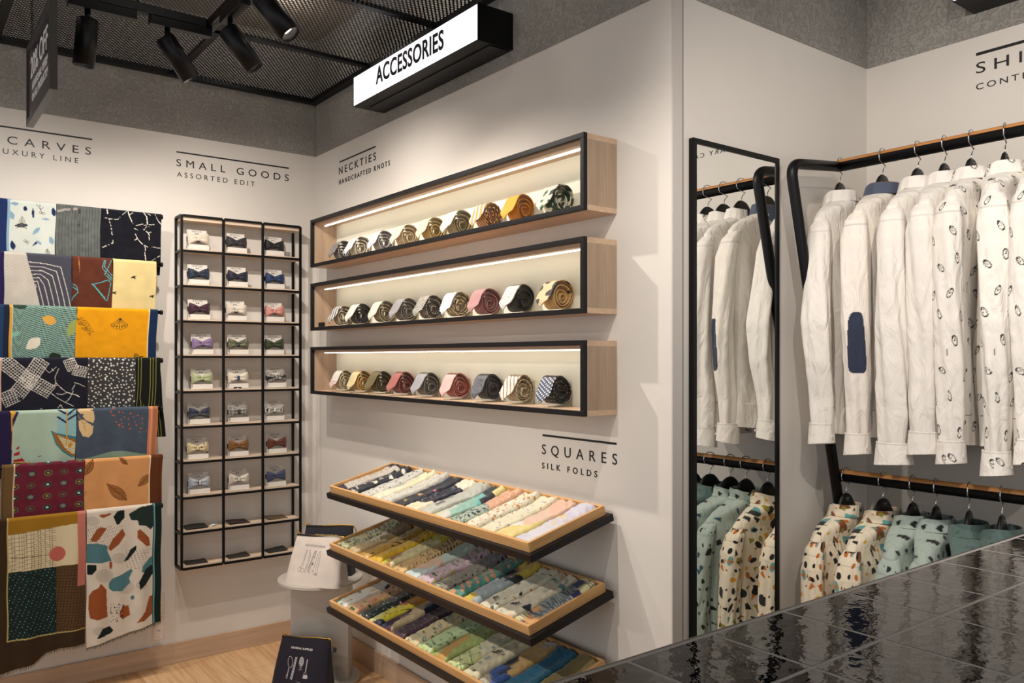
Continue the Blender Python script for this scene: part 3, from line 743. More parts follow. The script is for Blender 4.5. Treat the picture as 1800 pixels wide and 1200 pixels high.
def scarf(r, xa, xb, pat, label, hang=.275, back=.10, amp=.004, k=0, slope=.0, fringe=None, zoff=0.0, yoff=0.0, bottom=None, swing=.032, bslope=0.0):
    """xa, xb: pixel edges in the photo; pat(S, T) in metres from the left edge and down from the rod"""
    x0, x1 = xa if xa < 1 else sxx(xa, r), sxx(xb, r)
    W = x1 - x0; y0 = scarf_y(r); rr = .0085 + .004 + yoff; zc = RODZ[r] - .014 + zoff
    n = max(12, int(W/.0024)); L = hang
    arc = math.pi*rr; tot = back + arc + L; m = int(tot/.0024)
    s = np.linspace(0, W, n)[None, :]; t = np.linspace(-back - arc, L, m)[:, None]
    S, T = np.broadcast_arrays(s, t); S = S.copy(); T = T.copy()
    if bottom is not None:
        Lb = bottom(S[0]); T = np.where(T > 0, T * (Lb/L)[None, :], T)
    fold = amp*np.clip(T/.25, 0, 1)*(np.sin(S*38 + k) + .6*np.sin(S*71 + 2*k))
    X = x0 + S + np.where(T > 0, T*slope, 0) + 0.0015*np.sin(T*25 + k) + np.where(T < -arc, -(T + arc)*bslope, 0)
    a = np.clip((T + arc)/arc, 0, 1)*math.pi
    Y = np.where(T > 0, y0 - rr + np.minimum(T, .30)/.27*swing*(1 if r < 6 else .3), np.where(T > -arc, y0 + rr*np.cos(a), y0 + rr))
    Y = Y - fold
    Z = np.where(T > 0, zc - T, np.where(T > -arc, zc + rr*np.sin(a), zc + (T + arc)))
    P = np.stack([X, Y, Z], -1)
    C = pat(S, np.maximum(T, -.02) + .015)
    me = grid('cloth', P, C)
    o = root('folded_scarf', label, 'scarf', ((x0+x1)/2, y0, zc), group='scarves draped on the wall rack')
    part('cloth', me, M_wool, o, world=True, solid=.0022)
    if fringe:
        mb = MB(); xb_ = X[-1]; yb_ = Y[-1]; zb_ = Z[-1]
        rn = random.Random(k + 3)
        for i in range(0, n, 1):
            q = rn.uniform(-.003, .003); l_ = rn.uniform(.010, .017)
            p0 = V((xb_[i], yb_[i], zb_[i] + .001)); mb.add([p0 - V((.0009,0,0)), p0 + V((.0009,0,0)), p0 + V((q + .0005, -.001, -l_)), p0 + V((q - .0005, -.001, -l_))], [(0,1,2,3)])
        part('fringe', mb, fringe, o, world=True)
    return o

def s_leaf(S, T):
    C = mott(cv(S, 'c9cfc8'), S, T, .05, .04)
    navy, sky, olv = '1f2c52', '7f9fb4', '6f6b46'
    o = sxx(17, 0) - .20   # the print starts after the navy band
    X = lambda p: (sxx(p, 0) - .20)
    Y = lambda p: (p - 357 - (0))*.0027
    for (x, y, l, wd, a, c) in ((38,398,.026,.009,-.15,navy),(44,371,.012,.008,1.5,navy),(58,377,.022,.005,1.5,navy),(25,365,.016,.007,.0,sky),(65,405,.022,.008,-.9,sky),
                                (64,425,.016,.004,-.8,navy),(20,383,.020,.010,1.2,sky),(94,372,.020,.009,1.4,navy),(92,418,.018,.010,1.3,sky),(24,430,.020,.010,1.4,navy),(80,385,.018,.004,.0,sky),
                                (15,357,.010,.006,0,navy),(50,445,.014,.004,1.5,sky),(70,423,.014,.005,.7,sky)):
        fill(C, leafs(S, T, X(x), Y(y), l, wd, a), c)
    for (x, y) in ((39, 392), (85, 440), (110, 392)):
        bx, by = X(x), Y(y)
        fill(C, line(S, T, [(bx, by + .025), (bx, by - .022)], .002), olv)
        for i in range(6):
            yy = by - .020 + i*.008; e = .008 + .0022*i
            fill(C, line(S, T, [(bx - e, yy + .008), (bx, yy), (bx + e, yy + .008)], .0024), olv)
    for (x, y) in ((71, 375), (76, 376), (46, 422), (50, 424)):
        fill(C, ell(S, T, X(x), Y(y), .006, .006) & ~ell(S, T, X(x), Y(y), .0035, .0035), olv)
    q = [(X(64), Y(363)), (X(71), Y(371)), (X(76), Y(366))]; fill(C, line(S, T, q, .002) | line(S, T, [q[1], (X(69), Y(362))], .002), navy)
    m = S < o; fill(C, S < X(17), '86a5bd'); fill(C, S < X(12.5), '1d2d5a'); return C
scarf(0, .20, 98.5, s_leaf, 'pale scarf printed with blue leaves and a navy edge on the top rod', k=1)
def s_cord(S, T):
    C = cv(S, '4c504e'); fill(C, np.mod(S, .0062) < .0026, '6a6f6c'); C = mott(C, S, T, .16, .015)
    fill(C, smooth_noise(S, T, .03, 4) > .93, '3a3d3c')
    fill(C, line(S, T, [(.004, .035), (.03, .026), (.075, .018)], .010) & (smooth_noise(S, T, .006, 8) > .3), '9c9690'); return C
scarf(0, 100, 177.5, s_cord, 'grey finely ribbed scarf between two patterned scarves on the top rod', k=2)
def s_crack(S, T):
    C = mott(cv(S, '15161d'), S, T, .2, .02); w_ = 'e6ddd2'
    X = lambda p: sxx(p, 0) - sxx(176, 0); Y = lambda p: (p - 375)*.0027
    for pl, wd in (([(184,370),(187,384)],.006),([(183,392),(205,393),(213,384),(222,376)],.003),([(190,393),(195,408),(198,432),(179,441)],.0035),([(222,372),(224,382),(232,397)],.004),([(224,384),(231,379)],.003),
                   ([(250,376),(256,384),(258,397),(262,400)],.005),([(238,400),(250,396)],.003),([(252,398),(272,395)],.003),([(258,398),(252,406)],.003),([(235,405),(241,407)],.004),([(256,408),(261,412),(262,422)],.005),([(261,410),(268,408)],.003),
                   ([(237,414),(241,422),(235,425)],.004),([(241,422),(247,428),(255,436),(254,447),(256,458)],.004),([(252,432),(260,435)],.004),([(270,378),(276,388),(284,396)],.003),([(267,434),(283,435)],.003),([(266,458),(281,448)],.002),([(254,376),(262,380)],.003)):
        P = [(X(a), Y(b)) for a, b in pl]; m = line(S, T, P, wd*.75) & (smooth_noise(S, T, .007, 2) > .25); fill(C, m, w_)
    return C
scarf(0, 178.5, 284.5, s_crack, 'black scarf with white crackle lines at the right end of the top rod', k=3)

def s_grey(S, T):
    C = mott(cv(S, 'bdb7ac'), S, T, .08, .03); X = lambda p: sxx(p, 1) - .20; Y = lambda p: (p - 446)*.0027 + .010
    u = T*.8 + S*.55; fill(C, (np.mod(u, .011) < .0011) & (T > .05 + 0*S), 'a39d93')
    tri = poly(S, T, [(X(40), -.05), (X(72), Y(527)), (X(120), Y(533)), (X(132), Y(533)), (X(132), -.05)])
    fill(C, tri, '43434f')
    for i in range(8):
        d = i*.0145
        P = [(X(40), Y(457) + d*1.3), (X(80) - d*.4, Y(459) + d*1.05), (X(108) - d*1.15, Y(463) + d*1.35), (X(130) - d*1.15, Y(545) + d)]
        fill(C, line(S, T, P, .0028) & tri, 'cfc8bc')
    fill(C, S < X(8.5), '241c48'); return C
scarf(1, .20, 126.5, s_grey, 'off white scarf with a charcoal panel of bent white lines on the second rod', k=4)
def s_brown(S, T):
    C = mott(cv(S, '582e20'), S, T, .12, .02); X = lambda p: sxx(p, 1) - sxx(127, 1); Y = lambda p: (p - 452)*.0027; c = '4fb3bd'
    for pl in ([(161,498),(178,494),(190,489),(195,494),(190,523)],[(161,498),(165,500),(188,524),(190,523)],[(163,497),(186,520)],[(184,457),(180,470),(190,480),(199,488)],[(186,457),(184,468),(199,483)],[(196,457),(187,476),(184,480),(199,492)],
               [(127,498),(135,502),(138,512),(130,520),(127,526)],[(127,503),(136,508)]):
        fill(C, line(S, T, [(X(a), Y(b)) for a, b in pl], .0026), c)
    fill(C, line(S, T, [(X(139), Y(452)), (X(140), Y(479))], .003) & (np.mod(T, .005) < .0038), 'b0764a'); return C
scarf(1, 127.5, 198.5, s_brown, 'brown scarf with turquoise outline drawings on the second rod', k=5)
def s_yel(S, T):
    C = mott(cv(S, 'd8c58c'), S, T, .06, .03); X = lambda p: sxx(p, 1) - sxx(199, 1); Y = lambda p: (p - 456)*.0027
    for a, b in ((234,486),(201,514),(268,517),(232,542)):
        x, y = X(a), Y(b)
        fill(C, ell(S, T, x, y, .010, .0035, -.4) | ell(S, T, x + .006, y + .004, .005, .003, .8) | line(S, T, [(x-.004, y), (x-.006, y+.008)], .002) | line(S, T, [(x+.003, y), (x+.004, y+.009)], .002) | line(S, T, [(x+.008, y-.001), (x+.014, y-.006)], .002), '2b241c')
    return C
scarf(1, 199.5, 275.5, s_yel, 'pale yellow scarf with tiny dark animals at the right end of the second rod', k=6)

def s_teal(S, T):
    C = cv(S, '86a79b'); X = lambda p: sxx(p, 2) - .20; Y = lambda p: (p - 537)*.0026 + .004
    u = T + .30*np.exp(-(S - X(20))*9)*0.35 + .004*np.sin(S*40) + .0015*np.sin(S*90)
    fill(C, np.mod(u, .0092) < .0036, '3d514c')
    for x, y, l, wd, a, c in ((86,560,.030,.020,.35,'d2a24a'),(60,600,.036,.022,-.75,'ddd4c2'),(128,573,.045,.020,-1.15,'93a05c'),(97,625,.032,.026,-.6,'253126'),(35,538,.03,.014,0,'2f4038'),(27,585,.020,.010,-.6,'7fb09b')):
        fill(C, leafs(S, T, X(x), Y(y), l, wd, a), c)
    fill(C, S < X(23), 'cfc6ae'); fill(C, S < X(21), 'cf9c38'); fill(C, S < X(17), '1b2238'); fill(C, S < X(6), '1d3a5c'); return C
scarf(2, .20, 134.5, s_teal, 'teal scarf with wavy dark lines and leaves on the third rod', k=7)
def s_orange(S, T):
    C = mott(cv(S, 'e09a12'), S, T, .07, .02); X = lambda p: sxx(p, 2) - sxx(135, 2); Y = lambda p: (p - 539)*.0026; k_ = '2a2a22'
    for bx, by, ex_, ey in ((136,559,160,582),(247,625,228,634),(240,620,236,640)):
        fill(C, line(S, T, [(X(bx), Y(by)), (X(ex_), Y(ey))], .0018), k_)
        for i in range(11):
            f_ = i/10; cx_, cy_ = X(bx)*(1-f_)+X(ex_)*f_, Y(by)*(1-f_)+Y(ey)*f_; l_ = .026*(1 - .6*abs(f_ - .3))
            fill(C, line(S, T, [(cx_, cy_), (cx_ + l_, cy_ - l_*.1)], .0018) | line(S, T, [(cx_, cy_), (cx_ + l_*.1, cy_ + l_)], .0018), k_)
    sx, sy = X(211), Y(557)
    for i in range(-3, 4):
        a = i*.38; fill(C, line(S, T, [(sx, sy), (sx + .036*math.sin(a)*1.0, sy + .050*math.cos(a*.8))], .0018), k_)
        if i < 3:
            a2 = a + .19; fill(C, ell(S, T, sx + .034*math.sin(a2), sy + .046*math.cos(a2*.8), .0075, .0075) & ~ell(S, T, sx + .034*math.sin(a2), sy + .046*math.cos(a2*.8), .006, .006), k_)
    fill(C, line(S, T, [(X(141), Y(630)), (X(156), Y(626)), (X(155), Y(640))], .0018), k_)
    fill(C, S > X(261.5), 'e0cf9f'); fill(C, S > X(263), '16294a'); return C
scarf(2, 135.5, 277.5, s_orange, 'bright orange scarf with a shell drawing and navy edge on the third rod', k=8, slope=-.02)

def s_net(S, T):
    C = mott(cv(S, '1b1c28'), S, T, .15, .02); X = lambda p: sxx(p, 3) - .20; Y = lambda p: (p - 631)*.0026 + .006; w_ = 'd8d2c8'
    def net(P, wd):
        Q = [(X(a), Y(b)) for a, b in P]
        for (x0, y0), (x1, y1) in zip(Q[:-1], Q[1:]):
            L_ = math.hypot(x1-x0, y1-y0); ex_, ey = (x1-x0)/L_, (y1-y0)/L_
            u = (S-x0)*ex_ + (T-y0)*ey; v = -(S-x0)*ey + (T-y0)*ex_
            m = (u > -.002) & (u < L_) & (np.abs(v) < wd)
            fill(C, m & ((np.mod(u + .15*v, .0105) < .0022) | (np.mod(v + wd, wd/3) < .0017)), w_)
            fill(C, (u > -.002) & (u < L_) & (np.abs(np.abs(v) - wd) < .0011), w_)
    net([(2,632),(20,645),(48,665),(70,676),(92,688)], .030); net([(5,700),(30,690),(50,668),(75,632)], .030); net([(120,632),(130,650),(155,655)], .022)
    for pl in ([(75,644),(88,655),(95,649),(100,645)],[(104,648),(98,662),(100,672),(108,680),(118,688),(132,692),(141,697)],[(100,690),(110,692),(120,688),(130,692)],[(92,690),(103,698),(115,705),(130,712)],[(132,672),(140,674),(150,679)],[(133,676),(128,684)],
               [(95,652),(92,648)],[(100,672),(97,676),(103,676)],[(130,686),(124,698),(116,706)],[(70,717),(75,714)],[(103,714),(108,709),(112,716)],[(141,697),(136,693),(122,690)]):
        fill(C, line(S, T, [(X(a), Y(b)) for a, b in pl], .0022), w_)
    fill(C, S < X(3), 'c9a79a'); return C
scarf(3, .20, 154.5, s_net, 'dark navy scarf with white net and lizard line drawing on the fourth rod', k=9)
def s_dots(S, T):
    C = p_dots('3c3b3c', 'e2ddd4', .0165, .0033, jit=.75)(S, T); return mott(C, S, T, .08)
scarf(3, 155.5, 239.5, s_dots, 'charcoal scarf with scattered white dots on the fourth rod', k=10)
scarf(3, 240.5, 283.0, p_over(p_stripes('141511', [('8b8d43', .0128, .0018, .004)]), sub(lambda S, T: S > S.max()-.010, p_plain('0d0f0d'))), 'black scarf with thin lime stripes at the right end of the fourth rod', k=11, slope=-.015, back=.36, bslope=.075)

def s_boat(S, T):
    C = mott(cv(S, 'a9c0ad'), S, T, .05, .03); X = lambda p: sxx(p, 4) - .20; Y = lambda p: (p - 718)*.0026 + .004
    P = lambda *a: [(X(x), Y(y)) for x, y in a]
    fill(C, poly(S, T, P((99,757),(102,729),(118,716),(136,716),(136,760),(118,762))), '8fbcbf')
    for q in (((104,718),(117,725)),((102,730),(117,740)),((119,735),(134,727)),((119,727),(134,716))): fill(C, line(S, T, P(*q), .008), '2d2450')
    fill(C, poly(S, T, P((89,752),(100,757),(136,765),(136,800),(128,800),(112,790),(98,775))), '2b7d90'); fill(C, poly(S, T, P((92,754),(101,759),(120,765),(136,770),(136,799),(126,796),(112,786),(100,773))), '9a6423')
    hull = poly(S, T, P((101,761),(120,768),(136,776),(136,795),(128,793),(116,784))); fill(C, hull, 'd6cba6'); fill(C, hull & (np.mod(T - .35*S, .0085) < .0014), '5b4a33')
    fill(C, line(S, T, P((118,716),(118,776)), .005), 'd59a2a'); fill(C, poly(S, T, P((120,779),(125,774),(130,777),(125,784))), 'c98a24')
    for q in (((30,778),(35,775),(34,781),(29,781)),((26,787),(36,784),(36,790),(25,792)),((26,798),(41,796),(46,801),(25,802))): fill(C, poly(S, T, P(*q)), 'a8242c')
    fill(C, line(S, T, P((36,766),(36,796)), .002), '3a3a3c'); fill(C, poly(S, T, P((24,802),(56,804),(50,809),(26,809))), '2f2b2b'); fill(C, line(S, T, P((26,802),(50,804),(54,804)), .004), 'd59a2a')
    fill(C, poly(S, T, P((17,715),(34,719),(21,746))), '2d2450'); fill(C, poly(S, T, P((17,715),(29,719),(20,734))), 'cf9c38')
    fill(C, line(S, T, P((70,795),(74,794)), .003), '2b2420')
    fill(C, S < X(21.5) + 0*T, 'd59a2a'); fill(C, S < X(19) + .03*T, '241c40'); return C
scarf(4, .20, 134.5, s_boat, 'mint green scarf printed with a sailing boat and purple edge', k=12)
def s_slate(S, T):
    C = mott(cv(S, '475261'), S, T, .1, .02); X = lambda p: sxx(p, 4) - sxx(135, 4); Y = lambda p: (p - 716)*.0026
    P = lambda *a: [(X(x), Y(y)) for x, y in a]; c = 'dcbd8c'
    fill(C, poly(S, T, P((134,718),(150,716),(164,722),(166,735),(163,742),(150,737),(143,728))), c); fill(C, poly(S, T, P((134,716),(163,716),(164,719),(148,718))), c)
    fill(C, poly(S, T, P((137,738),(145,735),(155,742),(164,748),(163,760),(157,767),(146,764),(139,752))), c); fill(C, ell(S, T, X(143), Y(727), .008, .005, .2), '475261')
    fill(C, line(S, T, P((136,728),(146,742),(150,755)), .0025) | line(S, T, P((146,742),(152,742)), .0015), 'b08a52')
    rn = random.Random(5)
    for x, y in ((199,718),(194,724),(209,725),(216,726),(229,728),(242,732),(250,738),(197,730),(218,734),(225,738),(212,738),(204,742),(237,743),(250,746),(214,745),(209,748),(226,747),(240,749),(216,751),(229,755),(248,755),(246,762),(258,760),(201,731),(234,734)):
        fill(C, ell(S, T, X(x), Y(y), rn.uniform(.002, .005), rn.uniform(.002, .005)), 'b9603c')
    fill(C, T > Y(798) + .012*np.sin(S*22 + 1), '7d9683')
    m = S > X(261); fill(C, m, 'c9815c'); fill(C, m & (np.abs(S - X(266)) < .002), 'd99a78'); fill(C, m & (np.abs(S - X(272)) < .008), 'a96a48'); return C
scarf(4, 135.5, 277.5, s_slate, 'slate blue scarf with a beige leaf, rust dots and coral edge', k=13)

def s_burg(S, T):
    C = mott(cv(S, '6a2232'), S, T, .12, .02); X = lambda p: sxx(p, 5) - sxx(3, 5)
    x0, y0, pxx, pyy = X(56), .048, X(57 + 29) - X(57), .0505
    i = np.round((S - x0 + .0)/pxx); j = np.round((T - y0)/pyy); k_ = np.mod(i + j*2, 4)
    dx, dy = S - x0 - i*pxx, T - y0 - j*pyy; d = (dx/.0165)**2 + (dy/.0125)**2
    for q, (a, b, c) in enumerate((('232a4c','6d6a5c','8b8a78'),('7f7a5e','22301f','b08a4c'),('4d5a48','6a2232','5c6a55'),('4a5a46','1a2432','c8ccd4'))):
        m = k_ == q; fill(C, m & (d < 1), a); fill(C, m & (d < .62), b); fill(C, m & (d < .15), c)
    fill(C, S < X(25.5), 'd7c3a0'); fill(C, S < X(23.8), '6d5332'); fill(C, np.abs(S - X(7)) < .0012, '4e3a22'); return C
scarf(5, 3, 148.5, s_burg, 'burgundy scarf with rows of round medallions on the sixth rod', k=14, slope=-.01)
def s_peach(S, T):
    C = mott(cv(S, 'd69a62'), S, T, .05, .03); X = lambda p: sxx(p, 5) - sxx(149, 5); Y = lambda p: (p - 802)*.0026 + .006
    br, ln = '8a5428', '4a2a12'
    def feather(x0, y0, x1, y1, wd):
        cx_, cy_ = (X(x0)+X(x1))/2, (Y(y0)+Y(y1))/2; a = math.atan2(Y(y1)-Y(y0), X(x1)-X(x0)); l_ = math.hypot(Y(y1)-Y(y0), X(x1)-X(x0))/2
        m = leafs(S, T, cx_, cy_, l_*.9, wd, a); fill(C, leafs(S, T, cx_, cy_, l_*.9 + .002, wd + .0016, a), ln); fill(C, m, br)
        u = (S-cx_)*math.cos(a) + (T-cy_)*math.sin(a); v = -(S-cx_)*math.sin(a) + (T-cy_)*math.cos(a)
        fill(C, m & (np.mod(u - np.abs(v)*.9, .010) < .004), 'b07a44'); fill(C, line(S, T, [(X(x0), Y(y0)), (X(x1), Y(y1))], .0018), ln)
    feather(188, 844, 225, 879, .022); feather(243, 856, 268, 834, .016); feather(208, 800, 224, 814, .008); feather(163, 800, 150, 828, .016); fill(C, line(S, T, [(X(148), Y(862)), (X(153), Y(856))], .002), ln)
    fill(C, S > X(262.5), 'ead7b4'); fill(C, S > X(264.5), '5e3118'); fill(C, np.abs(S - X(281)) < .001, '42200f'); return C
scarf(5, 149.5, 286.0, s_peach, 'peach scarf with brown feathers and a dark brown edge on the sixth rod', k=15)

M_frd = plain('olive_fringe', '5a4a22', .9); M_frg = plain('dark_green_fringe', '142019', .9)
def s_mos(S, T):
    C = mott(cv(S, '3a2a18'), S, T, .12, .02); X = lambda p: sxx(p, 6) - .20; Y = lambda p: (p - 900)*.00262 + .012
    P = lambda *a: [(X(x), Y(y)) for x, y in a]
    inn = (S > X(14.5)) & (T < Y(1094)); fill(C, (S > X(13)) & (T < Y(1096)), 'b9a86a')
    fill(C, inn, 'd8c9a4'); g_ = inn & (S < X(100)) & (T < Y(983)); fill(C, g_ & ((np.mod(S, .0088) < .0016) | (np.mod(T, .0088) < .0016)), '8a7d66')
    fill(C, inn & (T < Y(919) + .01*np.sin(S*9)), '9a6f1e'); fill(C, inn & (S > X(137)) & (T < Y(1022)), 'c4786a')
    fill(C, ell(S, T, X(101), Y(963), .031, .032), 'bd655a'); fill(C, line(S, T, P((17,961),(86,963)), .0022), '161412')
    d = inn & (T > Y(984)); fill(C, d, '17292a')
    fill(C, d & (np.mod(S + .5*np.floor(T/.012)*.009, .018) < .0022) & (np.mod(T, .012) < .0035), '8fae8c')
    e_ = d & (S > X(100)); fill(C, e_, '5d4429'); a1, a2 = S + .12*T, T - .12*S; fill(C, e_ & ((np.mod(a1, .0125) < .002) | (np.mod(a2, .0125) < .002)), '33241a')
    fill(C, inn & (S > X(137)) & (T < Y(1022)), 'c4786a'); return C
def mosb(s): return .60 + .055*np.clip((s - .20)/.12, 0, 1)*0 + .045*(1 - np.clip(s/.30, 0, 1)) - .0*s
scarf(6, .20, 151.5, s_mos, 'dark brown scarf with a patchwork print and pink circle on the lowest rod', hang=.60, k=16, fringe=M_frd, bottom=lambda s: .655 - .05*np.clip((s - .08)/.32, 0, 1)**1.0 - .028*np.clip((s - .30)/.05, 0, 1), amp=.006)
def s_ter(S, T):
    C = mott(cv(S, 'd8cdbd'), S, T, .05, .03); X = lambda p: sxx(p, 6) - sxx(153, 6); Y = lambda p: (p - 882)*.00262 + .012
    z = lambda *a: [(X(x/3.530), Y(860 + y/3.530)) for x, y in a]
    rust, teal, dk, grn = '96512a', '4f7a80', '16221f', '22302c'
    rn = random.Random(2)
    for x, y, r_ in ((575,130,.022),(745,375,.024),(650,470,.03),(780,560,.03),(880,560,.02),(620,800,.02)): fill(C, ell(S, T, X(x/3.53), Y(860+y/3.53), r_*1.3, r_, .4), 'c2b9aa')
    for c, P in ((rust,((560,240),(600,180),(625,170),(662,183),(640,210),(600,258),(570,252))),(rust,((672,305),(700,250),(760,195),(778,235),(740,290),(690,325))),(rust,((852,218),(870,212),(925,270),(935,320),(915,325),(850,262))),
                 (teal,((535,265),(600,265),(670,290),(668,320),(700,385),(640,390),(535,378))),(dk,((545,390),(600,395),(603,425),(575,455),(545,450))),(rust,((685,388),(703,392),(703,420),(690,438),(684,425))),
                 (dk,((772,402),(800,360),(815,330),(848,308),(850,335),(800,395))),(teal,((675,520),(700,495),(760,478),(820,452),(828,465),(805,510),(812,535),(760,580),(700,572),(678,555))),
                 (rust,((553,580),(575,550),(612,535),(625,512),(660,555),(665,640),(673,720),(610,730),(565,715),(553,650))),(rust,((750,700),(770,672),(805,676),(815,735),(765,755),(748,725))),
                 (dk,((640,785),(685,780),(707,810),(690,825),(600,845))),(dk,((705,115),(730,85),(775,80),(772,130),(735,168),(722,165))),(grn,((800,110),(870,75),(960,65),(960,190),(935,220),(905,195),(860,185),(855,155),(815,150))),
                 (teal,((878,480),(890,440),(935,395),(960,390),(960,420),(915,485))),(dk,((870,590),(862,540),(905,465),(950,440),(950,500),(905,560))),(rust,((850,790),(905,730),(930,640),(975,630),(975,735),(900,785))),
                 (rust,((610,98),(690,92),(690,102),(640,118))),(teal,((812,628),(825,615),(838,625),(835,642),(820,643)))):
        fill(C, poly(S, T, z(*P)), c)
    for (x0, y0, x1, y1, ang, c) in ((545,160,760,300,1.9,'6b4a2a'),(785,330,940,465,.25,'3a2e26')):
        m = poly(S, T, z((x0,y0),(x1,y0+10),(x1-60,y1),(x0,y1-20))); u = S*math.cos(ang)+T*math.sin(ang); v = -S*math.sin(ang)+T*math.cos(ang)
        fill(C, m & (np.mod(v, .0085) < .0018) & (np.mod(u + .011*np.floor(v/.0085), .016) < .009), c)
    for i in range(40):
        x, y = rn.uniform(690, 775), rn.uniform(650, 760); fill(C, ell(S, T, X(x/3.53), Y(860+y/3.53), rn.uniform(.0012, .0042), rn.uniform(.0012, .0035)), '1d1a18')
    fill(C, S > X(269), '2f5054'); fill(C, S > X(270.5), '6f9da0'); fill(C, S > X(273), '12231e'); return C
TERR = scarf(6, 153, 284.0, s_ter, 'cream scarf with rust, teal and black terrazzo shapes at the right of the lowest rod', hang=.565, k=18, fringe=M_frg, amp=.005, bottom=lambda s: .60 - .06*np.clip(s/.30, 0, 1), yoff=.002)
# dark under layer peeping out below and behind
# paper price tags
for i, (x0, x1, y0, y1) in enumerate(((267, 290, 1080, 1129), (272, 290, 1040, 1083))):
    a_, b_ = onY(x0, y1, 4.10 + .03*i), onY(x1, y0, 4.10 + .03*i)
    tg = TERR
    yy = a_.y
    tg = part('price_tag', MB().box((a_.x, yy, a_.z), (b_.x, yy + .0006, b_.z)), plain('tag_paper', 'd9cbbf', .8) if i == 0 else bpy.data.materials['tag_paper'] , tg, world=True, label='white paper price tag')
    mb = MB(); w_, h_ = b_.x - a_.x, b_.z - a_.z
    for (u0, v0, u1, v1) in ((.08,.05,.92,.06),(.08,.94,.92,.95),(.08,.05,.095,.95),(.905,.05,.92,.95),(.38,.40,.66,.44),(.42,.16,.60,.175)):
        mb.box((a_.x + u0*w_, yy - .0003, a_.z + v0*h_), (a_.x + u1*w_, yy - .00005, a_.z + v1*h_))
    for q in range(3):
        for s_ in range(5): mb.box((a_.x + (.2 + .22*q)*w_, yy - .0003, a_.z + (.6 + .06*s_)*h_), (a_.x + (.24 + .22*q)*w_, yy - .00005, a_.z + (.62 + .06*s_)*h_))
    part('print', mb, M_greyink, tg, world=True)
    part('string', MB().tube([((a_.x+b_.x)/2, yy + .0003, b_.z - .004), ((a_.x+b_.x)/2 - .003, yy + .001, b_.z + .05)], .0006, 5), M_card, tg, world=True)

# ------------------------------------------------------------------ rolled neckties
M_cardc = plain('cream_card_support', 'e3d9c2', .6)
M_clip = plain('black_clip', '131313', .4)
def necktie(row, pxc, pat, label, roll=None, inner=None, R=.040, yaw=0.0, tail=.058, turns=3.1, wide=.072, oval=1.08):
    """a tie rolled around an axis along the cabinet, its blade falling over the front; S across, T back from the tip"""
    z0 = SH[row]; x0 = 1.7216 + .0865
    y0 = onX(pxc, 600, x0 - .0).y
    o = root('rolled_necktie', label, 'necktie', (x0, y0 + wide*.40, z0), (0, 0, yaw), group='rolled neckties in the ' + ('topmost', 'middle', 'lowest')[row] + ' wall cabinet')
    # profile in the x, z plane, from the blade tip backwards
    cz = R*oval + .004
    tl = [(-R*.10 - tail*1.02, .012), (-R*.2 - tail*.93, .030), (-R*.2 - tail*.70, .052), (-R*.2 - tail*.42, cz + R*.66), (-R*.18 - tail*.15, cz + R*.95*oval)]
    pts = []
    for k in range(len(tl) - 1):
        for q in np.linspace(0, 1, 9)[:-1]: pts.append((tl[k][0]*(1-q) + tl[k+1][0]*q, tl[k][1]*(1-q) + tl[k+1][1]*q))
    for q in np.linspace(0, 1, 130):
        a = math.pi*.56 - q*turns*2*math.pi; rr = R*(1 - .74*q**.9)
        wob = 1 + .05*math.sin(3*a + row)
        pts.append((rr*math.cos(a)*wob, cz - R*(1-.97)*q + rr*math.sin(a)*oval*wob - (R*.20*q)))
    P2 = np.array(pts)
    for _ in range(3): P2[1:-1] = (P2[:-2] + 2*P2[1:-1] + P2[2:])/4
    seg = np.hypot(*np.diff(P2, axis=0).T); Ls = np.concatenate([[0], np.cumsum(seg)])
    step = .0022; n = int(Ls[-1]/step); t = np.linspace(0, Ls[-1], n)
    x = np.interp(t, Ls, P2[:, 0]); z = np.maximum(np.interp(t, Ls, P2[:, 1]), .0025)
    m = 30; v = np.linspace(-1, 1, m)
    half = wide/2*np.clip(1.0 - .32*np.clip((t - .10)/.5, 0, 1), .5, 1)
    T, Vv = np.meshgrid(t, v, indexing='ij')
    Hf = half[:, None]
    # pointed blade tip: the edges start later than the middle
    tip = .030
    Ti = np.minimum(t[:, None] + np.abs(Vv)*tip*np.clip(1 - t[:, None]/.09, 0, 1), Ls[-1])
    X = np.interp(Ti, Ls, P2[:, 0]); Z = np.maximum(np.interp(Ti, Ls, P2[:, 1]), .0025)
    X = X + .003*(1 - Vv**2)*(-1)*np.clip(1 - t[:, None]/.12, 0, 1)
    Y = -Vv*Hf + .004*np.sin(T*22 + pxc) - (.30*np.clip(t[:, None]-.13, 0, 1)*.06)
    C = pat(Vv*Hf + .05, Ti)
    if roll is not None:
        D = roll(Vv*Hf + .05, Ti); mk = (T > (.10 if inner is None else inner)); C = np.where(mk[..., None], D, C)
    part('cloth_roll', grid('cloth_roll', np.stack([X, Y, Z], -1), C), M_tie, o, solid=.0030)
    mb = MB().box((-.048, -wide*.30, .0003), (.042, wide*.44, .0014)).box((.0425, -wide*.42, .0003), (.0437, wide*.40, .062), Matrix.Rotation(.12, 4, 'Y'))
    part('card_support', mb, M_cardc, o)
    part('clip', MB().box((.000, -.006, cz*1.28), (.010, .008, cz*1.36)), M_clip, o)
    return o
W_, K_ = 'ece6da', '15151a'
fl = lambda base, cols, seed, p=.016, l=.007, wd=.0028, sc=None: p_sprigs(base, cols, p, seed, l, wd, sc)
lining = lambda c: p_plain(c)
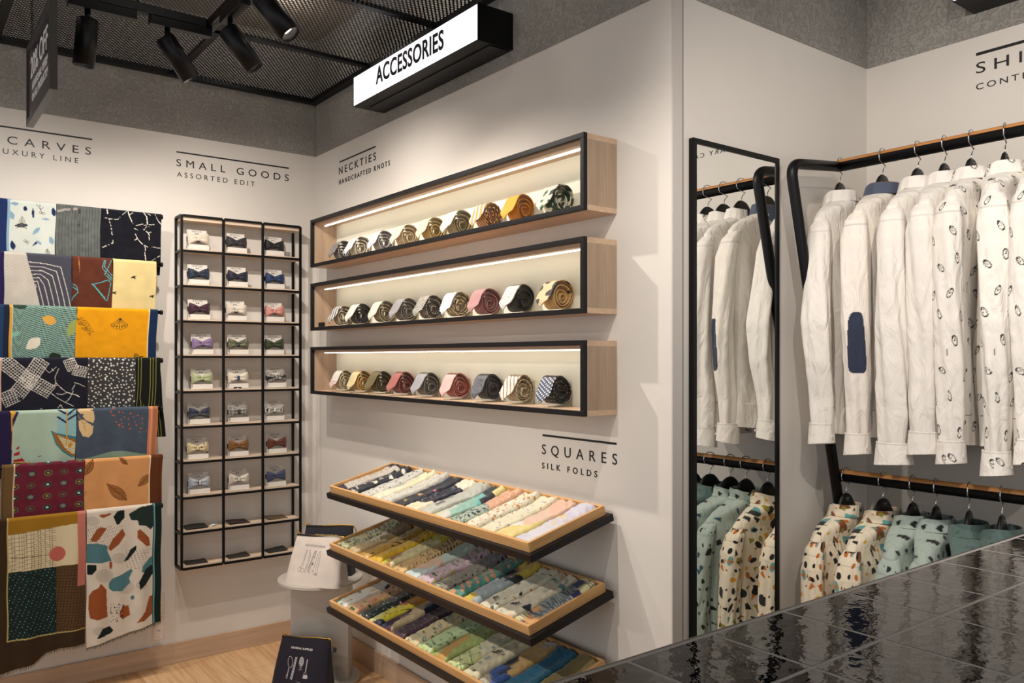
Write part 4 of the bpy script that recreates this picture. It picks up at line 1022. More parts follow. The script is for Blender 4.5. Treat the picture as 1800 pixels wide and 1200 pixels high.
ties = [
 (0, 606, p_grid('17181c', 'aaa8a4', .0125, .0035, .5), p_check('1a1a1e', '55534f', 'b5b1a8', .008), 'dark grey and white plaid rolled necktie at the left end', .035),
 (0, 636, p_stripes('e8ebee', [('2f4268', .020, .0026, .003)], .35), p_stripes('cfc7b2', [('4a4a44', .020, .003, 0)], .3), 'white rolled necktie with thin navy stripes and beige lining', .034),
 (0, 677, p_over(fl('dfe3ea', ['c8502e', 'd9a12c', '8fa6c4'], 3, .022, .006)), p_plain('a6a5a8'), 'pale blue grey rolled necktie with a few red specks', .038),
 (0, 719, p_plain('e6dcc2'), fl('d9cba8', ['b4542e', 'e6dcc2'], 4, .02, .008), 'cream rolled necktie with rust flowers on its lining', .038),
 (0, 766, p_plain('dccfa8', .07), p_plain('b79f63', .12), 'plain beige rolled necktie with golden lining', .042),
 (0, 812, p_over(fl('e4e0d2', ['8d8c7c'], 6, .02, .010, .002, '7a796c')), p_plain('9d9470', .2), 'off white rolled necktie with grey leaf lines', .045),
 (0, 864, p_stripes('e9e8e6', [('1d2a3c', .021, .0125, 0), ('e2951c', .021, .0090, -.0018)], .45), p_stripes('d98c1c', [('2a2018', .011, .004, 0), ('e6dfcf', .011, .002, .005)], .6), 'orange, navy and white striped rolled necktie', .044),
 (0, 921, p_plain('e2a311', .05), p_plain('c27c10', .08), 'mustard yellow rolled necktie', .045),
 (0, 988, p_over(p_terr('e4e4d4', ['23502f', '2f6a3c', '14301f'], 26, .022, 8, (0, .1, 0, .3))), p_noise('123a22', 'd8d8c2', .014, .62), 'white rolled necktie with big green tropical leaves at the right end', .047),
 (1, 606, p_stripes('e9e6df', [('30334a', .021, .0085, 0)], .5), p_stripes('cabb9c', [('3b342c', .012, .004, 0)], .3), 'white rolled necktie with slanting grey navy stripes, leftmost', .036),
 (1, 637, p_noise('eae7de', 'c7c5be', .002, .82), p_plain('16171a'), 'speckled white rolled necktie with black lining', .037),
 (1, 679, p_over(fl('e8e1d2', ['2a2824'], 12, .010, .003, .0012)), p_plain('8e8468', .25), 'cream rolled necktie with small black flecks', .038),
 (1, 718, p_plain('9a979a', .05), p_plain('77736c', .15), 'plain grey rolled necktie', .040),
 (1, 762, p_dots('121216', 'e6e0d2', .0078, .0023, 0, 1.5, .5), p_dots('121216', 'd7cfbe', .009, .0025, 0, 1.2, .5), 'black rolled necktie with a white woven dot pattern', .042),
 (1, 810, p_stripes('eef0f0', [('2d4aa0', .028, .0024, .006)], .15), p_stripes('cbbb94', [('2a2f48', .018, .004, 0)], .7), 'white rolled necktie with thin blue lines', .045),
 (1, 861, p_stripes('b98a8a', [('a87474', .004, .0018, 0)], .2, .002), p_check('a5696c', '7d4448', 'c49a98', .0045), 'dusty pink ribbed rolled necktie', .045),
 (1, 920, p_noise('dedbd3', '8f8c86', .0022, .70), p_plain('101012'), 'grey flecked white rolled necktie with black inside', .047),
 (1, 988, p_over(p_terr('dcc596', ['15171f'], 15, .030, 23, (0, .1, -.01, .3), blob=True)), p_over(p_terr('c7a468', ['14130f'], 18, .018, 24, (0, .1, 0, .5))), 'gold rolled necktie with large black flowers at the right end', .046),
 (2, 608, p_over(p_plain('ebe6da'), sub(lambda S, T: T < .045, fl('e9e2d6', ['c84a3a', 'd8704e'], 31, .010, .005, .003))), p_plain('c9bc9a', .15), 'ivory rolled necktie with red flowers at its tip, leftmost', .040),
 (2, 640, p_plain('e4d29c', .05), p_plain('c9a04c', .12), 'pale yellow rolled necktie', .040),
 (2, 674, p_plain('6c6034', .06), p_plain('574b25', .12), 'olive green rolled necktie', .040),
 (2, 713, p_plain('a8625a', .06), p_plain('8e4c45', .12), 'brick pink rolled necktie', .041),
 (2, 757, p_plain('9b9a9f', .06), p_plain('77756f', .15), 'light grey silvery rolled necktie', .040),
 (2, 809, p_dots('e0aca6', 'eec8c0', .009, .0012), p_dots('b96c60', 'dca79c', .009, .0010), 'salmon pink rolled necktie', .041),
 (2, 866, p_check('15161b', '7b7e86', '15161b', .0048, .4, .6), p_check('15151a', '5c5c5e', '15151a', .0052, .35, .6), 'black and grey flecked rolled necktie', .043),
 (2, 920, p_stripes('e6dccb', [('6a2230', .0165, .0040, 0)], .62), p_stripes('d0c19c', [('6a2230', .014, .002, 0)], .9), 'cream rolled necktie with burgundy stripes', .043),
 (2, 985, p_dots('2a3f66', 'f4efe2', .0118, .0027, 0, 1.5, -.5), p_dots('10141f', 'b8b3a8', .013, .0018, 0, 1.3), 'navy blue rolled necktie with small white dots at the right end', .043),
]
for row, xx, pf, pr, lb, R in ties:
    necktie(row, xx, pf, lb + (' of the top cabinet', ' of the middle cabinet', ' of the lowest cabinet')[row] if 'end' in lb or 'leftmost' in lb else lb + ' in the ' + ('top', 'middle', 'lowest')[row] + ' cabinet', pr, None, .0465 + .15*(R - .040), wide=.070 + .1*(R-.035), tail=.060)

# ------------------------------------------------------------------ bow ties on cards
def capt(parent, s, x0, x1, z, h, y, mat=None, M=None):
    me = text_mesh(s, 1.05, .0)
    co = np.empty(len(me.vertices)*3); me.vertices.foreach_get('co', co); co = co.reshape(-1, 3)
    a, b = co[:, 0].min(), co[:, 0].max(); c = co[:, 1].max(); q0, q1 = co[:, 2].min(), co[:, 2].max()
    out = np.stack([x0 + (co[:, 0]-a)/(b-a)*(x1-x0), y - (co[:, 2]-q0)/(q1-q0)*.0003, z + co[:, 1]/c*h], -1)
    me.vertices.foreach_set('co', out.ravel()); 
    if M is not None: me.transform(M)
    me.update(); return me
BT_TXT = None
def bowtie(row, colm, pat, label, knot=None, dx=0.0, tilt=0.0, ww=.051):
    global BT_TXT
    cxm = (RX[colm] + RX[colm+1])/2 - .006 + dx; y0 = 4.148; z0 = rowz(row)
    o = root('bow_tie', label, 'bow tie', (cxm, y0, z0), (0, 0, RN.uniform(-.05, .03)), group='bow ties on cards in the metal rack')
    LM = Matrix.Rotation(-.13, 4, 'X'); cw, ch = .048, .102
    part('card', MB().box((-cw, .0, .0003), (cw, .0012, ch), LM).box((-cw, -.026, .0003), (cw, -.0, .0014)).box((-cw, -.0268, .0003), (cw, -.0256, .024), Matrix.Translation((0, -.002, 0)) @ Matrix.Rotation(-.05, 4, 'X')), M_card, o)
    if BT_TXT is None:
        mb = MB(); yb = -.0004
        for a, b, c, d in ((-.026, .090, .026, .0905), (-.026, .0995, .026, .100), (-.026, .090, -.0255, .100), (.0255, .090, .026, .100)): mb.box((a, yb, b), (c, yb + .0003, d), LM)
        for s in (-1, 1):
            mb.poly([LM @ V((s*.0008, yb, .0832)), LM @ V((s*.0075, yb, .0868)), LM @ V((s*.0075, yb, .0790)), LM @ V((s*.0008, yb, .0818))][::s], .0002, (0, 1, 0))
            mb.box((min(s*.011, s*.022), yb, .0790), (max(s*.011, s*.022), yb + .0002, .0796), LM)
        BT_TXT = (capt(None, 'BOW TIE', -.021, .021, .0922, .0056, 0, M=LM @ Matrix.Translation((0, -.0003, 0))), mb.mesh('badge'))
    c_ = o['label']
    if not BT_TXT[0].materials: BT_TXT[0].materials.append(M_ink); BT_TXT[1].materials.append(M_ink)
    for nm, me in (('card_lettering', BT_TXT[0]), ('card_badge', BT_TXT[1])):
        q = bpy.data.objects.new(nm, me); COL.objects.link(q); q.parent = bpy.data.objects[o.name]
    kz = .052
    part('strap', MB().box((-.054, -.0115, kz - .014), (.051, -.0085, kz + .011), LM), M_clip, o, bev=.001)
    # the bow: lofted wings with pinched pleats
    n, m = 76, 40
    u = np.linspace(-1, 1, n)[:, None]; ph = np.linspace(0, 2*math.pi, m, endpoint=False)[None, :]
    au = np.abs(u); Hh = .0085 + .0195*np.clip(au/.92, 0, 1)**.85 + .0015*np.sin(au*3); end = 1
    d = .004 + .0125*np.sin(np.clip(au*1.08, 0, 1)*math.pi)**.8
    sn, cs = np.sin(ph), np.cos(ph)
    sv = np.sign(sn)*np.abs(sn)**.8
    Z = Hh*sv; X = ww*u*(1 + (.07*(1 - sv**2) - .05)*np.clip(au*3 - 2, 0, 1)) + 0*ph
    crease = (1 - .62*np.exp(-(sv/.22)**2)*np.clip(1 - au*1.25, 0, 1)*np.clip(au*6, 0, 1)*(cs < 0))
    Y = cs*d*crease*(.35 + .65*np.clip((1 - au)/.08, 0, 1)) + 0*X
    C = pat(X + .1, Z + .1)
    P = np.stack([X, Y, Z], -1)
    me = grid('bow', P, C, closed=True, capn=True)
    me.transform(Matrix.Translation(LM @ V((0, -.021, kz))) @ Matrix.Rotation(tilt, 4, 'Y')); part('bow', me, M_tie, o)
    q = np.linspace(0, 2*math.pi, 20, endpoint=False)[None, :]; w_ = np.linspace(-1, 1, 9)[:, None]
    rr = 1 - .12*w_**2 - .25*np.clip(np.abs(w_) - .8, 0, 1)*5
    X = .0072*np.cos(q)*rr*1.0; Y = -.0055 + .0088*np.sin(q)*rr; Z = .0105*w_ + 0*q
    Pk = np.stack([X + 0*Z, Y + 0*Z, Z], -1)
    Ck = (knot or pat)(X + .1 + 0*Z, Z*1.0 + .1)
    me = grid('knot', Pk, Ck, closed=True, capn=True); me.transform(Matrix.Translation(LM @ V((0, -.021, kz))) @ Matrix.Rotation(tilt, 4, 'Y')); part('knot', me, M_tie, o)
    return o
stri = lambda b, c, p, w_, a: p_stripes(b, [(c, p, w_, 0)], a)
bows = [
 (p_plain('e6d8c4'), 'ivory bow tie', None), (p_plain('2d2c32', .1), 'charcoal satin bow tie', None), (p_plain('161418', .1), 'black bow tie', None),
 (p_dots('1b2338', '3e4c6a', .004, .0009), 'navy bow tie with pin dots', None), (p_plain('1c1d34', .1), 'dark midnight blue bow tie', None), (p_plain('1f3560', .1), 'royal blue bow tie', None),
 (p_plain('3c1a2c', .1), 'dark plum bow tie', None), (p_check('e9e1d4', 'd2c4ac', 'e9e1d4', .0032), 'white woven bow tie', None), (p_plain('d8958a', .04), 'salmon pink bow tie', None),
 (p_plain('8a7396', .06), 'lavender bow tie', None), (p_noise('4a4c34', '8f8d70', .0018, .6), 'olive tweed bow tie with a grey knot', p_plain('3e4446')), (p_plain('33401f', .08), 'forest green bow tie', None),
 (p_plain('b0b88e', .05), 'light green bow tie', None), (p_over(p_plain('e4d9c6'), lambda S, T, C: fill(C, ell(S, T, .13, .103, .002, .002) | ell(S, T, .065, .085, .002, .002) | ell(S, T, .06, .112, .0015, .0015), '1b1b22')), 'ivory bow tie with dark specks and a blue knot', p_plain('24386c')), (p_check('e8e2d8', '17171a', '17171a', .0062, .42), 'black and white checked bow tie', None),
 (lambda S, T: np.where((T > .1)[..., None], p_plain('272c44')(S, T), p_plain('45474f')(S, T)), 'two tone navy and grey bow tie', p_plain('4a4c52')), (p_over(p_grid('77736e', 'b5b0a8', .016, .003), lambda S, T, C: fill(C, np.mod(S+.004, .016) < .001, '3c3a38')), 'grey plaid bow tie', p_plain('2c2b2b')), (stri('e6e0d6', '17171a', .0056, .0026, 1.25), 'black and white striped bow tie', stri('e6e0d6', '17171a', .006, .0012, 0)),
 (p_over(p_terr('d6c49a', ['2a241c'], 10, .011, 3, (.10, .17, .07, .13))), 'straw coloured bow tie with a dark ink drawing', None), (p_plain('7c531f', .08), 'mustard brown bow tie', None), (p_plain('5e2c16', .1), 'rust brown bow tie', None),
 (stri('9aa3ae', 'b9c0c8', .005, .0022, .25), 'pale blue bow tie with navy and white knot', p_stripes('efe9e0', [('141a30', .0135, .006, .004), ('a8322c', .0135, .0012, .0055)], 0)), (p_dots('d3cabb', '5a2c2a', .020, .0013), 'light grey bow tie with tiny dark dots', None), (p_plain('3c4260', .08), 'slate blue bow tie', None)]
wh = ('top', 'second', 'third', 'fourth', 'fifth', 'sixth', 'seventh', 'eighth')
for i, (pf, lb, kn) in enumerate(bows):
    r_, c_ = divmod(i, 3)
    bowtie(r_, c_, pf, lb + ' on a card, ' + wh[r_] + ' rack shelf', kn, dx=RN.uniform(-.008, .008) - (.004, .012, .016)[c_] + (.012 if r_ in (3, 4) and c_ == 0 else 0), tilt=RN.uniform(-.05, .05) + (-.12 if i == 14 else 0))
# card wallets and a small tag on the two lowest shelves
wal = [(8, 0, '1b1d1c', 'black leather card sleeve at the left of the ninth rack shelf'), (8, 1, '2a1d1b', 'dark brown leather card sleeve in the middle of the ninth rack shelf'), (8, 2, '5c4a36', 'tan leather card sleeve at the right of the ninth rack shelf'),
       (9, 0, '26241f', 'black leather card sleeve on the lowest rack shelf, left'), (9, 1, '2a2a22', 'dark olive leather card sleeve in the middle of the lowest rack shelf'), (9, 2, '1f2020', 'black leather card sleeve at the right of the lowest rack shelf')]
for i, (r_, c_, cc, lb) in enumerate(wal):
    x_ = (RX[c_] + RX[c_+1])/2 - (.020, .012, .012)[c_]
    o = root('card_sleeve', lb, 'card sleeve', (x_, 4.155, rowz(r_)), (0, 0, RN.uniform(-.08, .08)), group='leather card sleeves on the low rack shelves')
    n, m = 20, 14; u, v = np.meshgrid(np.linspace(-.052, .052, n), np.linspace(-.034, .034, m), indexing='ij')
    z = .006 + .004*np.cos(u*22 + i) * (v > -.04) + .002*np.sin(v*60)
    me = grid('sleeve', np.stack([u, v, z], -1)); part('sleeve', me, plain('leather_%d' % i, cc, .5, bump=.3, bs=400), o, solid=.004)
    part('flap', grid('flap', np.stack([u*.94, v*.4 + .014, z + .0045], -1)), plain('leather_flap_%d' % i, cc, .45, bump=.3, bs=300), o, solid=.002)
tg = root('swing_tag', 'small white and teal tag beside the black card sleeve on the ninth rack shelf', 'tag', (RX[1] - .030, 4.15, rowz(8)))
part('paper', MB().box((-.024, -.010, .0005), (.012, .010, .004), Matrix.Rotation(-.25, 4, 'Y') @ Matrix.Translation((0, 0, .006))), M_card, tg)
part('teal_corner', MB().box((.002, -.011, .0042), (.013, .011, .0048), Matrix.Rotation(-.25, 4, 'Y') @ Matrix.Translation((0, 0, .006))), plain('teal_print', '3f7f86', .6), tg)
tg = root('swing_tag', 'small black label hanging over the front edge of the fifth rack shelf', 'tag', (RX[1] + .075, 4.118, rowz(4) - .002))
part('paper', MB().box((-.020, -.003, -.013), (.018, -.0015, .010)), M_clip, tg)
part('print', MB().box((-.018, -.0033, -.003), (.016, -.003, -.0018)).box((-.004, -.0033, .002), (.004, -.003, .005)), M_whiteink, tg)

# ------------------------------------------------------------------ folded silk squares in the trays
def silk(ti, k, nn, pat, label, hem='c9c0b0', yf=None, seed=0, wf=1.0, ends=(0, 0)):
    t, xa, xb, hw = TRAYS[ti]; rn = random.Random(seed*31 + k + ti*100)
    pitch = 2*hw/nn; wd = pitch*.995*wf; yc = hw - pitch*(k + .5)       # k counts from the far left end
    Lg = (xb - xa) - .006 + ends[0]*0
    M0 = PM[t.name]; loc = M0 @ V((xa + .003, yc, .0062))
    o = root('silk_square', label, 'pocket square', tuple(loc), tuple(t.rotation_euler), group='folded silk squares in the ' + ('topmost', 'middle', 'lowest')[ti] + ' tray')
    n = 96; m = 56
    u = np.linspace(0, 1, n)[:, None]; ph = np.linspace(0, 2*math.pi, m, endpoint=False)[None, :]
    ca_, sa_ = np.cos(ph), np.sin(ph)
    lip = np.clip(u/.06, 0, 1)**.6*np.clip((1 - u)/.02, 0, 1)**.4
    hh = .0160 + .002*math.sin(k*2.1) + .012*np.clip((u - .72)/.28, 0, 1)                 # raised fold at the wall end
    v = np.sign(ca_)*np.abs(ca_)**.40                                        # -1..1 across
    sway = .0035*np.sin(u*7 + k*1.7) + .0025*np.sin(u*15 + k)
    Yl = v*wd/2*(.97 + .03*np.sin(u*9 + k)) + sway*(1 - v*v*.3)
    ridge = 1 - .28*v + .14*np.sin(v*3.1 + k) + .10*np.sin(v*7 + u*5 + k)
    gv = .12*math.sin(k*1.9) + .12*np.sin(u*4 + k); ridge = ridge*(1 - .55*np.exp(-((v - gv)/.10)**2)) + .10*np.sin(v*9 + u*7 + k*2)
    wr = .06*np.sin(u*34 + v*6 + k) + .05*np.sin(u*61 - v*9)
    top = np.clip(sa_, 0, 1)**.7
    Zl = np.where(sa_ > 0, hh*(ridge + wr)*top*lip + .0006, .0003*np.ones_like(u*ph))
    Xl = u*Lg + .004*np.sin(v*2.2 + k)*(1 - lip) + .003*np.sin(v*3 + k)*np.clip((u-.9)*10, 0, 1) + 0*ph
    Xl = np.clip(Xl, -.001, Lg + .002)
    P = np.stack([Xl + 0*Zl, Yl + 0*Zl, Zl], -1)
    S = -v*wd/2 + wd/2 + 0*u; T = Lg - u*Lg + 0*ph                            # T from the wall end downwards, S from the left
    S, T = np.broadcast_arrays(S, T); S, T = S.copy(), T.copy()
    C = pat(S, T); C2 = pat(S + .021, np.mod(T + .047, Lg)); mk2 = np.broadcast_to(v > gv, C.shape[:2]) & (k % 3 != 0); C = np.where(mk2[..., None], C2, C)
    front = T > Lg - .004
    C[front] = lin(hem)
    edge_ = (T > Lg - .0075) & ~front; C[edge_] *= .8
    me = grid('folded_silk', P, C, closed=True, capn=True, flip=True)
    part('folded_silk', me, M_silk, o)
    # inner layers showing at the front mouth
    mb = MB()
    for q in range(3):
        pts = [(-.001 - .0006*q, yy, .0035 + .0038*q + .0022*math.sin(yy/wd*6 + q + k)) for yy in np.linspace(-wd*.40 + .004*q, wd*.34 - .006*q, 9)]
        mb.tube(pts, .0011, 5)
    part('rolled_hem', mb, plainc(hem), o)
    return o
_pc = {}
def plainc(c):
    if c not in _pc: _pc[c] = plain('hem_' + c, c, .7)
    return _pc[c]
def fields(*a):
    """a: (pattern, cut) ...; pattern changes along the length at each cut (m from wall end), leaning"""
    return p_split([x[0] for x in a], [(x[1], x[2] if len(x) > 2 else .5) for x in a[1:]])
N_, CR, GY = '1d222e', 'e0dac6', 'b9b6aa'
tr1 = [
 (fields((p_plain(N_), 0), (p_dots('c9c0b4', '8f867c', .0042, .0009), .045, -.3), (p_plain(N_), .245, .3)), 'silk square with grey dotted block and navy ends, leftmost in the top tray', N_),
 (p_over(p_terr(N_, ['d9d4c4', 'd9d4c4', 'a8a698'], 26, .016, 2, (0, .1, 0, .36), blob=True)), 'navy silk square with cream leaf shapes in the top tray', N_),
 (p_sprigs('c9c7be', ['1d1d22'], .024, 5, .007, .003), 'light grey silk square with black dashes in the top tray', '2b2b2e'),
 (fields((p_plain('ddd7b4'), 0), (p_plain('aeb0a6'), .10, .8), (p_plain('ddd8bc'), .21, -.6), (p_stripes('d9cfa0', [('b3a46c', .006, .002, 0)], .8), .27, .6)), 'cream and grey colour block silk square in the top tray', '55606a'),
 (p_over(p_grid('cfccc0', 'b9b6aa', .011, .0016, .3), lambda S, T, C: [fill(C, leafs(S, T, x, y, .008, .003, -.6), '1f4034') for x, y in ((.03, .05), (.07, .12), (.03, .19), (.06, .26), (.03, .31))]), 'off white silk square with sparse green dashes in the top tray', '1f4034'),
 (p_over(p_plain('20242f'), lambda S, T, C: [fill(C, ell(S, T, x, y, .012, .008, .5), c) for x, y, c in ((.03, .09, 'a8c8d2'), (.08, .13, 'd0778a'), (.02, .17, 'd0778a'), (.05, .22, 'd8a877'), (.07, .29, 'c9c25e'), (.03, .33, 'd8a877'))]), 'navy silk square with pink and blue ovals in the top tray', 'd0c18c'),
 (fields((p_plain('ddd6c0'), 0), (p_sprigs('1d2030', ['1d2030'], .03, 4, .01, .002, '7d8090'), .055, .2), (p_plain('dcd2b4'), .235, -.3)), 'navy silk square with cream ends and thin white scribbles in the top tray', 'b06a2a'),
 (fields((p_plain('b4b5aa'), 0), (p_stripes('2c2d33', [('44454a', .005, .002, 0)], .9), .12, 1.4), (p_plain('b9bab0'), .30, -1.4)), 'grey silk square with a black ribbed panel in the top tray', '2c2d33'),
 (fields((p_plain('d9cf8c'), 0), (p_plain('20242f'), .04, .2), (p_plain('74b3ac'), .10, .3), (p_plain('8fb5a6'), .175, -.3), (p_plain('c9cbbf'), .21, .5)), 'turquoise, navy and grey silk square in the top tray', '2f6a5c'),
 (fields((p_noise('d9ab8c', 'c99576', .004, .6), 0), (p_sprigs('a9b9a8', ['20283a', '2f3a44'], .022, 7, .016, .004, '22262c'), .12, .4)), 'peach and sage silk square with dark flower drawings in the top tray', '22262c'),
 (p_over(p_dots('e0dac4', 'c98a3c', .019, .0042, .5), lambda S, T, C: fill(C, p_dots('000000', 'ffffff', .023, .0018, .6, seed=4)(S, T)[..., 0] > .5, '5a6a8c')), 'cream silk square with orange dots in the top tray', 'c9772c'),
 (p_sprigs('e0d9bc', ['8a86b0', 'b98a70', 'a8aecb'], .022, 12, .006, .004), 'wide cream silk square with faint blue and red flowers in the top tray', 'c9772c'),
 (fields((p_plain('dfb8a0'), 0), (p_plain('e2c3ac'), .06), (p_plain('e4e0dc'), .17, .8), (p_plain('e2cf86'), .23, -.8)), 'pink, white and yellow silk square in the top tray', '2f7a78'),
 (fields((p_plain('cfcbd8'), 0), (p_over(p_plain('e2cc94'), lambda S, T, C: fill(C, ell(S, T, .03, .20, .05, .03, .6) & ~ell(S, T, .03, .20, .047, .027, .6), 'd0a860')), .10, .7), (p_plain('d9d6dc'), .19, -.7), (p_plain('e2d9b4'), .27, .8)), 'lilac and yellow silk square with a burgundy hem, rightmost in the top tray', '9c3a5c')]
tr2 = [
 (p_sprigs('d6d6b4', ['c9b93c', '5c6a4a', '8a8a4a'], .014, 21, .009, .003, '4a5444'), 'pale green silk square with fine floral drawing, leftmost in the middle tray', 'c9c04a'),
 (fields((p_plain('8f7a54'), 0), (p_sprigs('dcdac0', ['a8a890'], .024, 22, .008, .002, '6a6a5c'), .12, .5), (p_plain('c9b184'), .28, -1.5)), 'cream and tan silk square with a faint flower in the middle tray', '6a6a5c'),
 (fields((p_plain('b08a3c'), 0), (p_stripes('b5914a', [('1d1c22', .022, .006, 0)], .8), .05), (p_over(p_terr('c49a44', ['1c1d28', 'd9cfa4'], 10, .02, 25, (0, .1, 0, .36))), .12)), 'mustard silk square with black stripes and blocks in the middle tray', '1c1d28'),
 (p_dots('dcb02c', '4a3c1c', .044, .0032, .2, 1.2), 'bright yellow silk square in the middle tray', '7a5c1c'),
 (fields((p_plain('ccc44a'), 0), (p_plain('4c5248'), .05, 1.0), (p_plain('dcd09c'), .13, -.9), (p_plain('ab7a58'), .20, .9)), 'brown, cream and dark green silk square in the middle tray', '2a2420'),
 (fields((p_over(p_dots('dcb87c', '3c3024', .013, .0022, .5, 2.0, .5)), 0), (p_plain('dcb87c'), .19, .7)), 'tan silk square with dark ticks in the middle tray', 'c9b58c'),
 (fields((p_plain('c3d2c6'), 0), (p_plain('e2bfa4'), .12, .4), (p_plain('c6d3cf'), .26, -.8)), 'pale blue and peach silk square in the middle tray', 'b5402c'),
 (p_sprigs('ccb2ba', ['4f7a4c', 'c0c23c', '3c4a3c', '6a8a5c'], .024, 33, .014, .003), 'lilac pink silk square with green sprigs in the middle tray', '3c3a3c'),
 (fields((p_sprigs('85828c', ['2c2c30'], .020, 35, .007, .003), 0), (p_sprigs('8a8478', ['2c2c30'], .020, 36, .007, .003), .15, -1), (p_sprigs('b9bb88', ['2c3028'], .022, 37, .007, .003), .22, 1)), 'grey and yellow green silk square with black marks in the middle tray', '2c2c30'),
 (p_dots('4f8a7c', 'd9946a', .030, .0075, .25, 1.35, .5), 'teal silk square with orange ovals in the middle tray', '8a2c40'),
 (fields((p_plain('d2b84a'), 0), (p_plain('96604c'), .06, .8), (p_plain('22242c'), .12, -.4), (p_plain('a8dcb4'), .16, .5), (p_plain('a3adaf'), .21, -.9), (p_plain('6f625c'), .30, 1.2)), 'geometric silk square in yellow, maroon, mint and grey in the middle tray', '22242c'),
 (p_over(p_terr('dfd9bf', ['26282a', '7f9f8c', 'b8763c', '26282a', '4c5c58'], 34, .013, 41, (0, .1, 0, .36))), 'cream silk square with black, green and rust chips in the middle tray', '2c3438'),
 (p_over(p_terr('e0d6bc', ['d9a468', '4f8a7c', '26303a', '9fb0a2', 'dcb48c'], 15, .020, 43, (0, .1, 0, .36), blob=True)), 'cream silk square with large rounded teal, orange and navy shapes in the middle tray', 'b5703c'),
 (fields((p_grid('d8cfa0', '4a4436', .009, .0012), 0), (p_plain('2a2c5c'), .05, .2), (p_stripes('566066', [('b9c0bc', .0075, .0018, 0)], 1.3, .018), .085, .2), (p_plain('d9a468'), .235, .2), (p_plain('2a2c4c'), .262, .3), (p_grid('dcd3a6', '6a6350', .008, .0011), .272, .3)), 'silk square with a grey wave print and beige grid ends, rightmost in the middle tray', '8a4048')]
tr3 = [
 (fields((p_plain('c9a45c'), 0), (p_over(p_terr('e3e0d2', ['3f8a7c', 'dcb070', '2c3c40'], 12, .020, 51, (0, .1, 0, .36), blob=True)), .02)), 'white silk square with teal and orange ovals, leftmost in the lowest tray', '8a2c2c'),
 (p_sprigs('dda884', ['3c6a2c', 'd8d08c', 'd9694a', 'e0c05c'], .022, 52, .011, .005), 'peach silk square with little fruits and leaves in the lowest tray', 'b02c3c'),
 (p_over(p_dots('2c3434', 'd8d4c4', .022, .0026, .6), lambda S, T, C: fill(C, smooth_noise(S, T, .012, 5) > .82, '4f6a58')), 'dark slate silk square with white buds in the lowest tray', 'c9a83c'),
 (fields((p_plain('e0962c'), 0), (p_plain('b5401c'), .10, .5), (p_stripes('e3d33c', [('24242a', .03, .0016, 0)], .2), .16, -.5), (p_plain('dcdc8c'), .19, 1), (p_plain('24283a'), .30, -.5)), 'yellow, orange and red striped silk square in the lowest tray', 'c8502c'),
 (fields((p_plain('262a44'), 0), (p_plain('c9b48c'), .07, .6), (p_plain('4a2c3c'), .13, 1.6)), 'beige and plum silk square with a navy block in the lowest tray', '1c1a20'),
 (p_over(p_dots('4a343e', 'a89a94', .026, .0034, .4), lambda S, T, C: fill(C, p_dots('000000', 'ffffff', .026, .0022, .4)(S, T)[..., 0] > .5, '4a343e')), 'dark plum silk square with small rings in the lowest tray', 'c9b85c'),
 (p_over(p_dots('dccb9c', '2c3438', .034, .0062, .6, 1.5, .6), lambda S, T, C: fill(C, p_dots('000000', 'ffffff', .034, .0044, .6, 1.5, .6)(S, T)[..., 0] > .5, 'a8bcb8')), 'cream yellow silk square with paisley drops in the lowest tray', '5c5040'),
 (p_sprigs('c3d8a4', ['4f7a4c', 'ccd23c', '3c4a3c', '7a9a6c'], .024, 53, .013, .003), 'mint green silk square with sprigs in the lowest tray', '3c443c'),
 (fields((p_stripes('aebb74', [('98a860', .006, .002, 0)], .6), 0), (p_plain('c79a54'), .08, 2.2)), 'lime and tan silk square in the lowest tray', '8a4a2c'),
 (fields((p_over(p_terr('d9d3b4', ['8fa8a0', '3c4844'], 14, .010, 54, (0, .1, 0, .36))), 0), (p_grid('d6dc9c', '4f8a5c', .040, .0035, .5), .13, .7)), 'lime silk square with a green line network in the lowest tray', '3c6a5c'),
 (p_over(p_terr('dfd6b2', ['3a3236', '24262a', '8f9c9c', '3a3236'], 18, .017, 55, (0, .1, 0, .36))), 'cream silk square with dark ovals and triangles in the lowest tray', '9fb4c9'),
 (fields((p_stripes('c9c2b4', [('8a8478', .005, .0016, 0)], 1.2), 0), (p_plain('c9a468'), .08, -.6), (p_plain('24262c'), .12, 1.2), (p_plain('3c5c9c'), .24, -.3), (p_plain('d3a23c'), .26, .9)), 'mustard, black and blue silk square in the lowest tray', 'dcc98c'),
 (p_sprigs('2f6f8c', ['2f6f8c'], .022, 57, .008, .002, '162a38'), 'deep blue silk square with small script marks in the lowest tray, nearest the counter', '1c2c38'),
 (p_plain('8a7a4c'), 'olive silk square, rightmost in the lowest tray', '4a3c2c')]
tilt_w = 1.06
for ti, tr_l in enumerate((tr1, tr2, tr3)):
    nn = len(tr_l)
    for k, (pf, lb, hm) in enumerate(tr_l): silk(ti, k, nn, pf, lb, hm, seed=ti)

